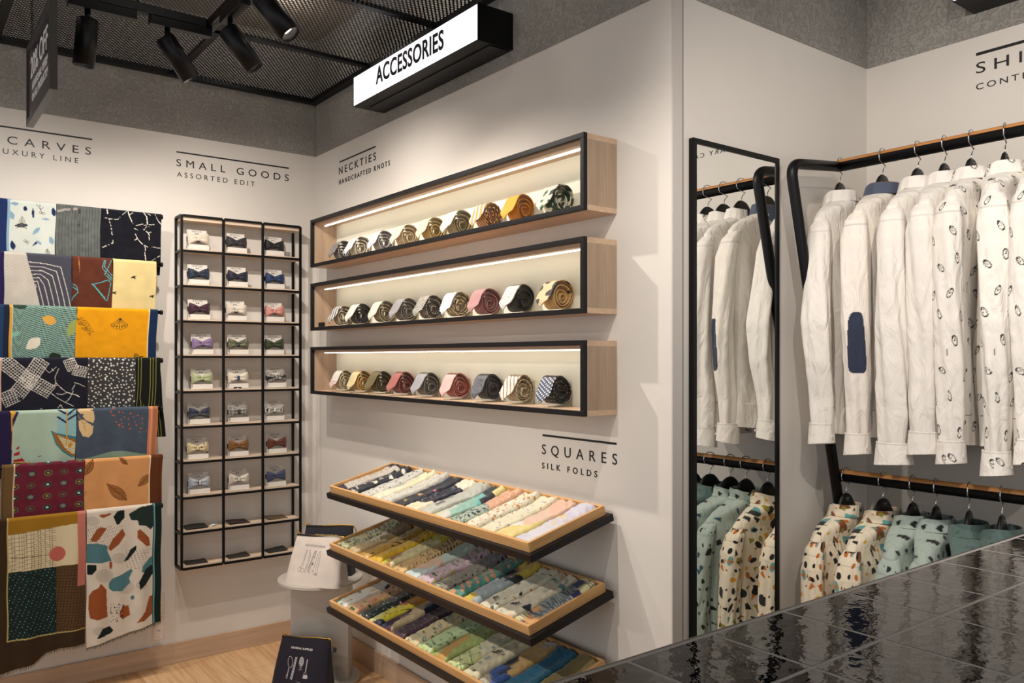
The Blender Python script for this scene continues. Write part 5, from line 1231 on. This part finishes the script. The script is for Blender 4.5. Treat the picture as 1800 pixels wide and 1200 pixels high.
# ------------------------------------------------------------------ zip pouches on the pedestal
def pouch(loc, yaw, base, w0, w1, h, d, prt, label, title, tcol, gusset='c9bdb0', lean=0.0):
    o = root('zip_pouch', label, 'pouch', loc, (0, 0, yaw), group='zip pouches on the grey pedestal')
    n, m = 150, 420
    t = np.linspace(0, 1, n)[:, None]; ph = np.linspace(0, 2*math.pi, m, endpoint=False)[None, :]
    W = (w0*(1 - t) + w1*t)/2; D = np.maximum(d/2*(1 - t)**.75, .0035)
    W = W + .002*np.exp(-(t/.08)**2)
    f0 = np.linspace(0, 2*math.pi, 6001); xx = np.sign(np.cos(f0))*np.abs(np.cos(f0))**.28*(w0+w1)/4; yy = np.sign(np.sin(f0))*np.abs(np.sin(f0))**.36*d*.3
    al = np.concatenate([[0], np.cumsum(np.hypot(np.diff(xx), np.diff(yy)))]); ph = np.interp(np.linspace(0, al[-1], m, endpoint=False), al, f0)[None, :]
    c, s = np.cos(ph), np.sin(ph); e = .15 + .38*t
    X = np.sign(c)*np.abs(c)**e*W; Y = np.sign(s)*np.abs(s)**(e*.9 + .1)*D
    Y = Y*(1 - .22*np.abs(X/np.maximum(W, 1e-4))**4*(1 - t)) - .004*np.sin(t*math.pi)*np.sin(X*30) + lean*t*h
    Z = t*h + .004*np.sin(X*18)*t + .003 - .003*np.cos(t*math.pi/2)
    X = X + .010*t*t
    C = cv(X + 0*Z, base); C = mott(C, X + 0*Z + 1, Z + 0*X + Y*.5 + 1, .05, .03)
    C[np.broadcast_to(t > .965, C.shape[:2])] *= .72
    fr = (Y < 0 * Y + lean*t*h) & (np.abs(X) < W*.93)
    prt(X + 0*Z, Z + 0*X, C, fr)
    part('body', grid('body', np.stack([X + 0*Z, Y + 0*Z, Z + 0*X], -1), C, closed=True, capn=True, flip=True), M_canvas, o)
    yt = lean*h
    part('zip', MB().tube([(x_, yt, h + .0035 + .004*math.sin(x_*18)) for x_ in np.linspace(-w1/2 + .012, w1/2 + .010, 14)] + [(w1/2 + .018, yt - .001, h - .006), (w1/2 + .030, yt - .002, h - .032)], .0026, 8), M_brass, o)
    part('zip_tape', MB().box((-w1/2 + .010, yt - .0042, h - .005), (w1/2 + .010, yt + .0042, h + .0025)), M_clip, o, bev=.001)
    part('zip_pull', MB().tube([(-w1/2 + .014 + .010*math.cos(a), yt, h + .009 + .004*math.sin(a)) for a in np.linspace(0, 6.28, 12)[:-1]], .0015, 6, closed=True).box((-w1/2 + .018, yt - .003, h + .003), (-w1/2 + .030, yt + .003, h + .008)), M_brass, o)
    part('zip_end', MB().poly([(w1/2 + .022, yt - .004, h - .024), (w1/2 + .040, yt - .004, h - .030), (w1/2 + .037, yt - .004, h - .048), (w1/2 + .024, yt - .004, h - .052)], .003, (0, 1, 0)), bpy.data.materials.get('tab_' + base) or plain('tab_' + base, base, .8), o)
    me = capt(None, title, -.055, .055, h*.80, .008, 0); co = np.empty(len(me.vertices)*3); me.vertices.foreach_get('co', co); co = co.reshape(-1, 3)
    tt = co[:, 2]/h; Wl = (w0*(1 - tt) + w1*tt)/2; co[:, 1] += lean*co[:, 2] - d/2*(1 - tt)**.75*(1 - .22*(co[:, 0]/Wl)**4*(1 - tt)) - .004*np.sin(tt*math.pi)*np.sin(co[:, 0]*30) - .0040; co[:, 0] += .000; me.vertices.foreach_set('co', co.ravel()); me.update()
    part('lettering', me, tcol, o)
    return o
def tools_outline(c, k):
    def f(S, T, C, fr):
        L_ = lambda P, w_=.0016, cl=False: fill(C, line(S, T, P, w_, cl) & fr, c)
        ring = lambda x, y, a, b, an=0: fill(C, ell(S, T, x, y, a, b, an) & ~ell(S, T, x, y, a-.0016, b-.0016, an) & fr, c)
        if k == 0:    # scissors, razor, comb, tube
            L_([(-.043, .150), (-.058, .080)]); L_([(-.041, .150), (-.050, .080)]); ring(-.064, .066, .008, .010); ring(-.049, .064, .008, .010); L_([(-.058, .080), (-.062, .074)])
            L_([(-.030, .150), (-.024, .130), (-.028, .105)]); L_([(-.025, .152), (-.018, .128), (-.022, .105)]); L_([(-.024, .105), (-.037, .060), (-.032, .056), (-.020, .100)])
            L_([(.002, .150), (-.020, .062), (-.004, .052), (.012, .150)], .0016, True)
            for q in np.linspace(.064, .146, 22): xx = .002 - (.150 - q)*.25; L_([(xx, q), (xx + .009, q + .001)], .0014)
            L_([(.030, .150), (.036, .150), (.038, .138), (.034, .050), (.010, .052), (.022, .136), (.028, .140)], .0018, True); L_([(.031, .136), (.024, .056)], .0014); L_([(.010, .058), (.034, .056)])
        else:         # mirror, comb, brush, razor
            ring(-.052, .120, .012, .024, .18); L_([(-.055, .096), (-.058, .066)], .003); ring(-.059, .062, .004, .010)
            m = poly(S, T, [(-.030, .142), (-.020, .144), (-.032, .050), (-.042, .050)]) & fr; fill(C, m & (np.mod(T, .004) < .0022), c); L_([(-.020, .144), (-.032, .050)], .002)
            fill(C, ell(S, T, .006, .128, .012, .020) & fr & (np.mod(S + T*.3, .003) < .0019), c); ring(.006, .128, .012, .020); L_([(-.001, .104), (.012, .104)], .002); L_([(-.001, .098), (.012, .098)], .002); ring(.003, .070, .008, .026, .05)
            L_([(.036, .140), (.034, .090)], .004); fill(C, poly(S, T, [(.022, .062), (.048, .064), (.044, .078), (.026, .078)]) & fr, c); L_([(.030, .088), (.026, .078)]); L_([(.036, .088), (.042, .078)])
    return f
tb = onZ(545, 1004, PZ)
pouch((1.555, 3.495, PZ + .0005), -ANG - .36, 'cfc3b8', .285, .248, .210, .135, tools_outline('45403e', 0), 'cream canvas zip pouch printed with barber tools standing on top of the pedestal', 'FINE VINTAGE GOODS', M_greyink, lean=.06)
pouch((1.665, 3.625, PZ + .0005), -ANG - .14, '25242a', .26, .235, .222, .10, tools_outline('c9c4bc', 1), 'black canvas zip pouch standing behind the cream one on the pedestal', 'GENERAL SUPPLIES', M_whiteink, lean=.03)
pouch((1.490, 3.500, .0125), -ANG - .28, '191523', .285, .245, .222, .115, tools_outline('b9b3b8', 1), 'navy canvas zip pouch with white grooming tools at the foot of the pedestal', 'GENERAL SUPPLIES', M_whiteink, lean=.06)

# ------------------------------------------------------------------ shirts on hangers
M_hang = plain('matt_black_hanger', '0d0d0e', .5)
M_shirtbtn = plain('pearl_button', 'e6e2da', .3)
def hanger(zr, y, yaw, label, w=.205):
    o = root('coat_hanger', label, 'hanger', (RXX, y, zr), (0, 0, yaw), group='black hangers on the ' + ('upper' if zr > 1.5 else 'lower') + ' rail')
    # hook
    pts = []
    hr_ = .0285
    for a in np.linspace(math.radians(-35), math.radians(200), 22): pts.append((hr_*math.cos(a)*-1 + 0, 0, .004 + hr_*math.sin(a)*.95))
    pts = pts[::-1]
    P = [(p[0], 0, p[2]) for p in pts][::-1]
    P = P[::-1]; tail_ = [(.020, 0, -.024), (.006, 0, -.036), (.0, 0, -.046), (0, 0, -.064)]
    part('hook', MB().tube(P + tail_, .0020, 8), M_chrome, o)
    n = 80; xs = np.linspace(-1, 1, n); ax = np.abs(xs)*.178
    top = np.where(ax < .046, -.056 - .034*(ax/.046)**2.6, 0); sh = -.124 + np.interp(ax, [.058, .085, .130, .172, .200], [-.004, -.012, -.030, -.052, -.078]) - .012
    top = np.where(ax < .046, top, np.interp(ax, [.046, .056, .07], [-.090, -.130, -.147])); top = np.where(ax >= .056, np.minimum(top, sh), top)
    bot = top - np.interp(ax, [0, .05, .1, .178], [.075, .040, .022, .018]); w = .178
    m = 12; ph = np.linspace(0, 2*math.pi, m, endpoint=False)
    c, s = np.cos(ph)[None, :], np.sin(ph)[None, :]
    th = (.0075 + .006*np.abs(xs)**2)[:, None]
    X = xs[:, None]*w + 0*c; Z = ((top + bot)/2)[:, None] + ((top - bot)/2)[:, None]*np.sign(s)*np.abs(s)**.7; Y = th*np.sign(c)*np.abs(c)**.7 + 0*X
    part('shoulder_bar', grid('bar', np.stack([X, Y, Z], -1), closed=True, capn=True), M_hang, o)
    part('maker_print', MB().box((-.010, -.0090, -.073), (.010, -.0074, -.071)).box((-.008, -.0090, -.079), (.008, -.0074, -.0775)), M_greyink, o)
    return o
def shirt(zr, y, yaw, pat, label, group, trim=None, collar_in=None, patch=None, seed=0, length=.80, swing=0.0, elbow=.0, sleeve_l=.83, collar_pat=None, trimstripe=False, thick=1.0, res=1.0, flare=1.0):
    rn = random.Random(seed)
    o = root('shirt', label, 'shirt', (RXX, y, zr - .124), (0, 0, yaw), group=group)
    n, m = int(150*res), int(150*res)
    t = np.linspace(0, 1, n)[:, None]; ph = np.linspace(0, 2*math.pi, m, endpoint=False)[None, :]
    c, s = np.cos(ph), np.sin(ph)
    zz = -length*t**1.15
    zk = np.array([0, -.012, -.030, -.052, -.078, -.13, -.25, -.45, -.65, -.9])*-1
    ak = np.interp(-zz, zk, [.058, .085, .130, .172, .200, .205, .198, .196, .200, .205]); bk = np.interp(-zz, zk, [.050, .052, .050, .044, .042, .055, .058, .055, .058, .060])*thick
    p1, p2 = rn.uniform(0, 6), rn.uniform(0, 6); dn = np.clip(-zz/.5, 0, 1)
    fold = 1 + .22*dn*np.sin(ph*5 + p1 + 2.0*t) + .13*dn*np.sin(ph*9 + p2 - 3*t)
    X = ak*np.sign(c)*np.abs(c)**.85*(1 + .02*dn*np.sin(ph*7 + p1)); Y = bk*np.sign(s)*np.abs(s)**.8*fold + .006*np.sin(zz*14 + X*9 + p1)
    Z = zz + .012*dn*np.abs(c)**2 * (t > .9) + 0*X; Y = Y + .010*dn*(smooth_noise(X*8 + 9, zz*3 + 20 + X*4, 1.0, seed) - .5)
    Xb, Yb, Zb = X, Y, Z
    arc = X + np.where(s < 0, 0, .6)
    S_, T_ = arc + .5 + 0*Z, -Z + 0*X
    C = pat(S_, T_)
    yoke = (np.abs(T_ - .125 - .0*X) < .0010) & (s < 0); C[yoke] *= .72
    if trim is not None and False: pass
    place = (np.abs(X) < .0010) & (s > 0); C[place] *= .75
    part('body', grid('body', np.stack([X, Y + 0*X, Z], -1), C, closed=True, capn=False, flip=True), M_sleeve, o)
    for sg in (-1, 1):
        nn, mm = int(180*res), int(60*res)
        t = np.linspace(0, 1, nn)[:, None]; ph = np.linspace(0, 2*math.pi, mm, endpoint=False)[None, :]; c, s = np.cos(ph), np.sin(ph)
        L = sleeve_l - .065; kt = [0, .03, .08, .18, .35, .55, .72, .88, 1]
        cx_ = np.interp(t, kt, [.150, .178, .196, .214, .222 + elbow*.4, .226 + elbow, .216 + elbow*.8, .206, .202]); cz_ = np.interp(t, kt, [-.068, -.082, -.108, -L*.18 - .03, -L*.35 - .02, -L*.55, -L*.72, -L*.88, -L])
        cy_ = np.interp(t, kt, [0, 0, -.002, -.006, -.010, -.014 + swing, -.016 + swing, -.012 + swing, -.010 + swing])
        for arr in (cx_, cz_, cy_):
            for _ in range(6): arr[1:-1] = (arr[:-2] + 2*arr[1:-1] + arr[2:])/4
        rx = np.interp(t, kt, [.006, .020, .031, .038, .037, .036, .038, .038, .036]); ry = np.interp(t, kt, [.012, .030, .042, .049, .046, .044 + .3*abs(elbow), .043, .041, .035])
        for arr in (rx, ry):
            for _ in range(4): arr[1:-1] = (arr[:-2] + 2*arr[1:-1] + arr[2:])/4
        q1, q2 = rn.uniform(0, 6), rn.uniform(0, 6)
        fo = 1 + .10*np.sin(ph*3 + q1 + t*3)*np.clip(t*3, 0, 1) + .07*np.sin(ph*6 + q2 + t*9)*np.clip(t*2, 0, 1) + .10*(smooth_noise(ph*1.2 + q1 + 5, t*9, .8, int(seed)) - .5)*np.clip((t - .35)*3, 0, 1) + .06*(smooth_noise(ph*2 + t*6 + q2 + 5, t*22, .9, 3) - .5)*np.clip((t - .45)*4, 0, 1)
        rx = rx*.92; ry = ry*.86*(1 + (flare - 1)*np.clip(t*1.6 - .4, 0, 1))
        X = sg*(cx_ + rx*c*fo); Y = cy_ + ry*s*fo; Z = cz_ + .012*np.sin(ph + q1)*(t < .2)*0 + 0*X
        ang = ph*.05
        S_ = ang + .9 + .3*sg + 0*Z; T_ = -Z + 0*X
        C = pat(S_, T_)
        seam = (np.abs(t - .105) < .0035) & (np.ones_like(ph) > 0); C[seam] *= .78
        if patch and sg == -1:
            pd = np.mod(ph - patch[1] + math.pi + 0*T_, 2*math.pi) - math.pi; pm = (((T_ - .495)/.095)**6 + (pd/(.62 + 1.2*(T_ - .43)))**4) < 1; C[pm] = lin(patch[0])
        sl = part('sleeve', grid('sleeve', np.stack([X, Y, Z], -1), C, closed=True, flip=(sg == 1)), M_sleeve, o)
        # cuff
        t2 = np.linspace(0, 1, 36)[:, None]; gap = .0
        rx2, ry2 = .040 + .006*t2, .034 + .005*t2
        Xc = sg*(cx_[-1, 0] + rx2*c*1.02) ; Yc = cy_[-1, 0] + ry2*flare*s*1.02; Zc = -L + .008 - .070*t2 + .006*np.cos(ph + 1) * t2
        Cc = pat(ang + .2 + 0*Zc, -Zc + .3 + 0*Xc); Cc[np.broadcast_to((t2 < .10) & (t2 > .04), Cc.shape[:2])] *= .8
        cm = grid('cuff', np.stack([Xc, Yc + 0*Xc, Zc + 0*Xc], -1), Cc, closed=True, flip=(sg == 1))
        cf = part('cuff', cm, M_sleeve, sl, solid=.0018)
        bm = MB().lathe([(.0001, -.001), (.0045, -.001), (.005, 0), (.0045, .0012), (.003, .0008), (.0001, .0008)], Matrix.Translation((sg*(cx_[-1, 0] + (.020 if sg < 0 else -.01)), cy_[-1, 0] - .0405*flare, -L - .035)) @ Matrix.Rotation(math.pi/2, 4, 'X'), 14)
        part('button', bm, M_shirtbtn, sl)
    # collar: stand and fold, open at the front (+y), with points
    nn, mm = 84, 30
    a = np.linspace(math.radians(90 + 22), math.radians(90 + 338), nn)[:, None]; v = np.linspace(0, 1, mm)[None, :]
    frontness = np.clip((np.sin(a) - .25)/.75, 0, 1)
    H0 = .034 - .012*frontness; fall = (.040 + .034*frontness**1.5)
    up = v < .42; vu = np.clip(v/.42, 0, 1); vd = np.clip((v - .42)/.58, 0, 1)
    R_ = 1 + np.where(up, .0, .04 + .18*vd + .12*frontness*vd) ; Z = np.where(up, -.012 + (H0 + .012)*vu, H0 + .003*np.sin(vd*math.pi) - fall*vd)
    X = .060*np.cos(a)*R_ + 0*v; Y = .050*np.sin(a)*R_ + 0*v
    Pc = np.stack([X, Y, Z + 0*X], -1)
    cp = collar_pat or pat
    C = cp(a*.06 + .2 + 0*v, v*.08 + 0*a)
    if collar_in: C[np.broadcast_to(v < .46, C.shape[:2])] = lin(collar_in)
    if trimstripe:
        mk = (a > 5.35) & (a < 5.56) & (v > .45) & (np.mod(a, .07) < .042); C[mk] = lin('2c2c34')
    part('collar', grid('collar', Pc, C, flip=False), M_sleeve, o, solid=.0016)
    return o
def doodle(base, c):
    def f(S, T):
        C = mott(cv(S, base), S, T, .02); p = .078
        j = np.floor(T/p); u = S + p*.5*np.mod(j, 2); i = np.floor(u/p)
        cx_ = (i + .3 + .4*hsh(i, j, 1))*p; cy_ = (j + .3 + .4*hsh(i, j, 2))*p
        an = (hsh(i, j, 4) - .5)*2.4; dx, dy = u - cx_, T - cy_
        x, y = dx*np.cos(an) + dy*np.sin(an), -dx*np.sin(an) + dy*np.cos(an)
        d = (x/.0085)**2 + (y/.0165)**2; d2 = ((x - .0005)/.0032)**2 + ((y + .005)/.0075)**2
        fill(C, ((d < 1) & (d > .52)) | ((d2 < 1) & (d2 > .40)), c); return C
    return f
def ter_shirt(base, pal, p, dens=1.0, sz=.5):
    def f(S, T):
        C = mott(cv(S, base), S, T, .03)
        for lay, (pp, k) in enumerate(((p, 0), (p*.62, 11))):
            j = np.floor(T/pp); u = S + pp*.5*np.mod(j, 2) + k; i = np.floor(u/pp)
            cx_ = (i + .35 + .3*hsh(i, j, 1+k))*pp; cy_ = (j + .35 + .3*hsh(i, j, 2+k))*pp
            an = hsh(i, j, 4+k)*6.28; dx, dy = u - cx_, T - cy_
            x, y = dx*np.cos(an) + dy*np.sin(an), -dx*np.sin(an) + dy*np.cos(an)
            r = pp*sz*(.35 + .65*hsh(i, j, 6+k)); asp = .35 + .6*hsh(i, j, 7+k); q = hsh(i, j, 8+k)
            m = np.where(q < .5, (np.abs(x) < r*.5*asp + y*.28) & (np.abs(y) < r*.5), (x/(r*.5*asp))**2 + (y/(r*.55))**2 < 1) & (hsh(i, j, 9+k) < dens)
            ci = np.floor(hsh(i, j, 3+k)*len(pal)).astype(int)
            for n_, c in enumerate(pal): fill(C, m & (ci == n_), c)
        return C
    return f
white = lambda S, T: mott(cv(S, 'e2dcd4'), S, T, .015, .03)
cream = lambda S, T: mott(cv(S, 'e2dad0'), S, T, .015, .03)
terp = ter_shirt('ddd0b8', ['17181c', 'b5692c', '2c2a2c', '5f9a98', 'cf9426', '17181c', '7a4a26', '8a8434', '17181c'], .056, .85, .74)
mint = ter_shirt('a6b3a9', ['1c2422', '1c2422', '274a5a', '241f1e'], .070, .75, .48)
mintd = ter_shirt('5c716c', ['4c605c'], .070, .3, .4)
def yaw_for(pxh, pxs, zr):
    """hanger turned so that its near shoulder stands where the photo shows it"""
    y = onX(pxh, 600, RXX).y; best = None
    for d in np.linspace(-20, 60, 321):
        a = math.radians(d); p = (RXX - .222*math.cos(a), y - .222*math.sin(a), zr)
        e = abs(px(p)[0] - pxs)
        if best is None or e < best[0] - 1e-9: best = (e, a)
    return y, best[1]
up = [(1477, 1431, dict(pat=white, trimstripe=True, elbow=.026, flare=1.1), 'plain white shirt with a small striped collar tab, nearest the mirror'),
      (1552, 1497, dict(pat=cream, collar_pat=p_plain('4a5264'), collar_in='7a4a2c', patch=('2b3145', 5.75), res=1.8, elbow=.006), 'white shirt with slate blue collar and navy elbow patch on the upper rail'),
      (1614, 1560, dict(pat=white, elbow=.0, flare=1.42), 'plain white shirt on the upper rail just after the one with an elbow patch'),
      (1661, 1614, dict(pat=white, elbow=-.012, flare=1.2), 'plain white shirt directly left of the first doodle printed one'),
      (1708, 1661, dict(pat=doodle('e4ded6', '3a3532'), res=1.8, elbow=.0), 'white shirt printed with black oval doodles, hanging right beside the plain ones'),
      (1767, 1742, dict(pat=doodle('e9e4dc', '3a3532'), res=1.8, elbow=.01), 'white doodle printed shirt with its sleeve turned to the camera near the right edge'),
      (1838, 1800, dict(pat=doodle('e9e4dc', '3a3532'), res=1.8, elbow=.01), 'white shirt of which only a sleeve edge shows at the right edge of the photo')]
lo = [(1487, 1412, dict(pat=terp, res=2.3), 'cream terrazzo print shirt, first on the lower rail by the mirror'),
      (1552, 1485, dict(pat=terp, res=2.3), 'cream terrazzo print shirt, second on the lower rail'),
      (1604, 1557, dict(pat=mint, res=1.5), 'mint green shirt with dark spots next to the terrazzo shirts'),
      (1645, 1612, dict(pat=mint, res=1.5), 'mint green spotted shirt, second green one on the lower rail'),
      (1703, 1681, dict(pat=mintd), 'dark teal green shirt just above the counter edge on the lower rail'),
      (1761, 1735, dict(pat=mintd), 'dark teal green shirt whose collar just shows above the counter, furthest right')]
HL = [['black hanger nearest the mirror on the upper rail', 'black hanger above the slate blue collar on the upper rail', 'third black hanger from the mirror on the upper rail', 'fourth black hanger from the mirror on the upper rail',
  'black hanger of the doodle printed shirt in the middle right of the upper rail', 'black hanger seen edge on near the right end of the upper rail', 'black hanger just outside the right edge of the photo on the upper rail'],
 ['black hanger nearest the mirror on the lower rail', 'black hanger of the second terrazzo shirt on the lower rail', 'black hanger of the first mint green shirt', 'black hanger of the second mint green shirt', 'black hanger of the dark teal shirt on the lower rail', 'black hanger furthest right above the counter edge on the lower rail']]
for zr, lst, gn, gh in ((ZU, up, 'white shirts on the upper rail', 0), (ZL, lo, 'printed and green shirts on the lower rail', 1)):
    for i, (ph_, ps_, kw, lb) in enumerate(lst):
        y_, yw = yaw_for(ph_, ps_, zr - .17); yw = min(yw, .13) if i == 0 else yw
        hb = hanger(zr, y_, yw, HL[gh][i])
        sb = shirt(zr, y_, yw, label=lb, group=gn, seed=i + 10*gh, length=.80 if zr > 1.5 else .78, sleeve_l=.83 + (.02*((i*7) % 3) if zr > 1.5 else 0), **kw)
        if i == 0:
            for q in (hb, sb): q.scale = (.84, 1, 1)
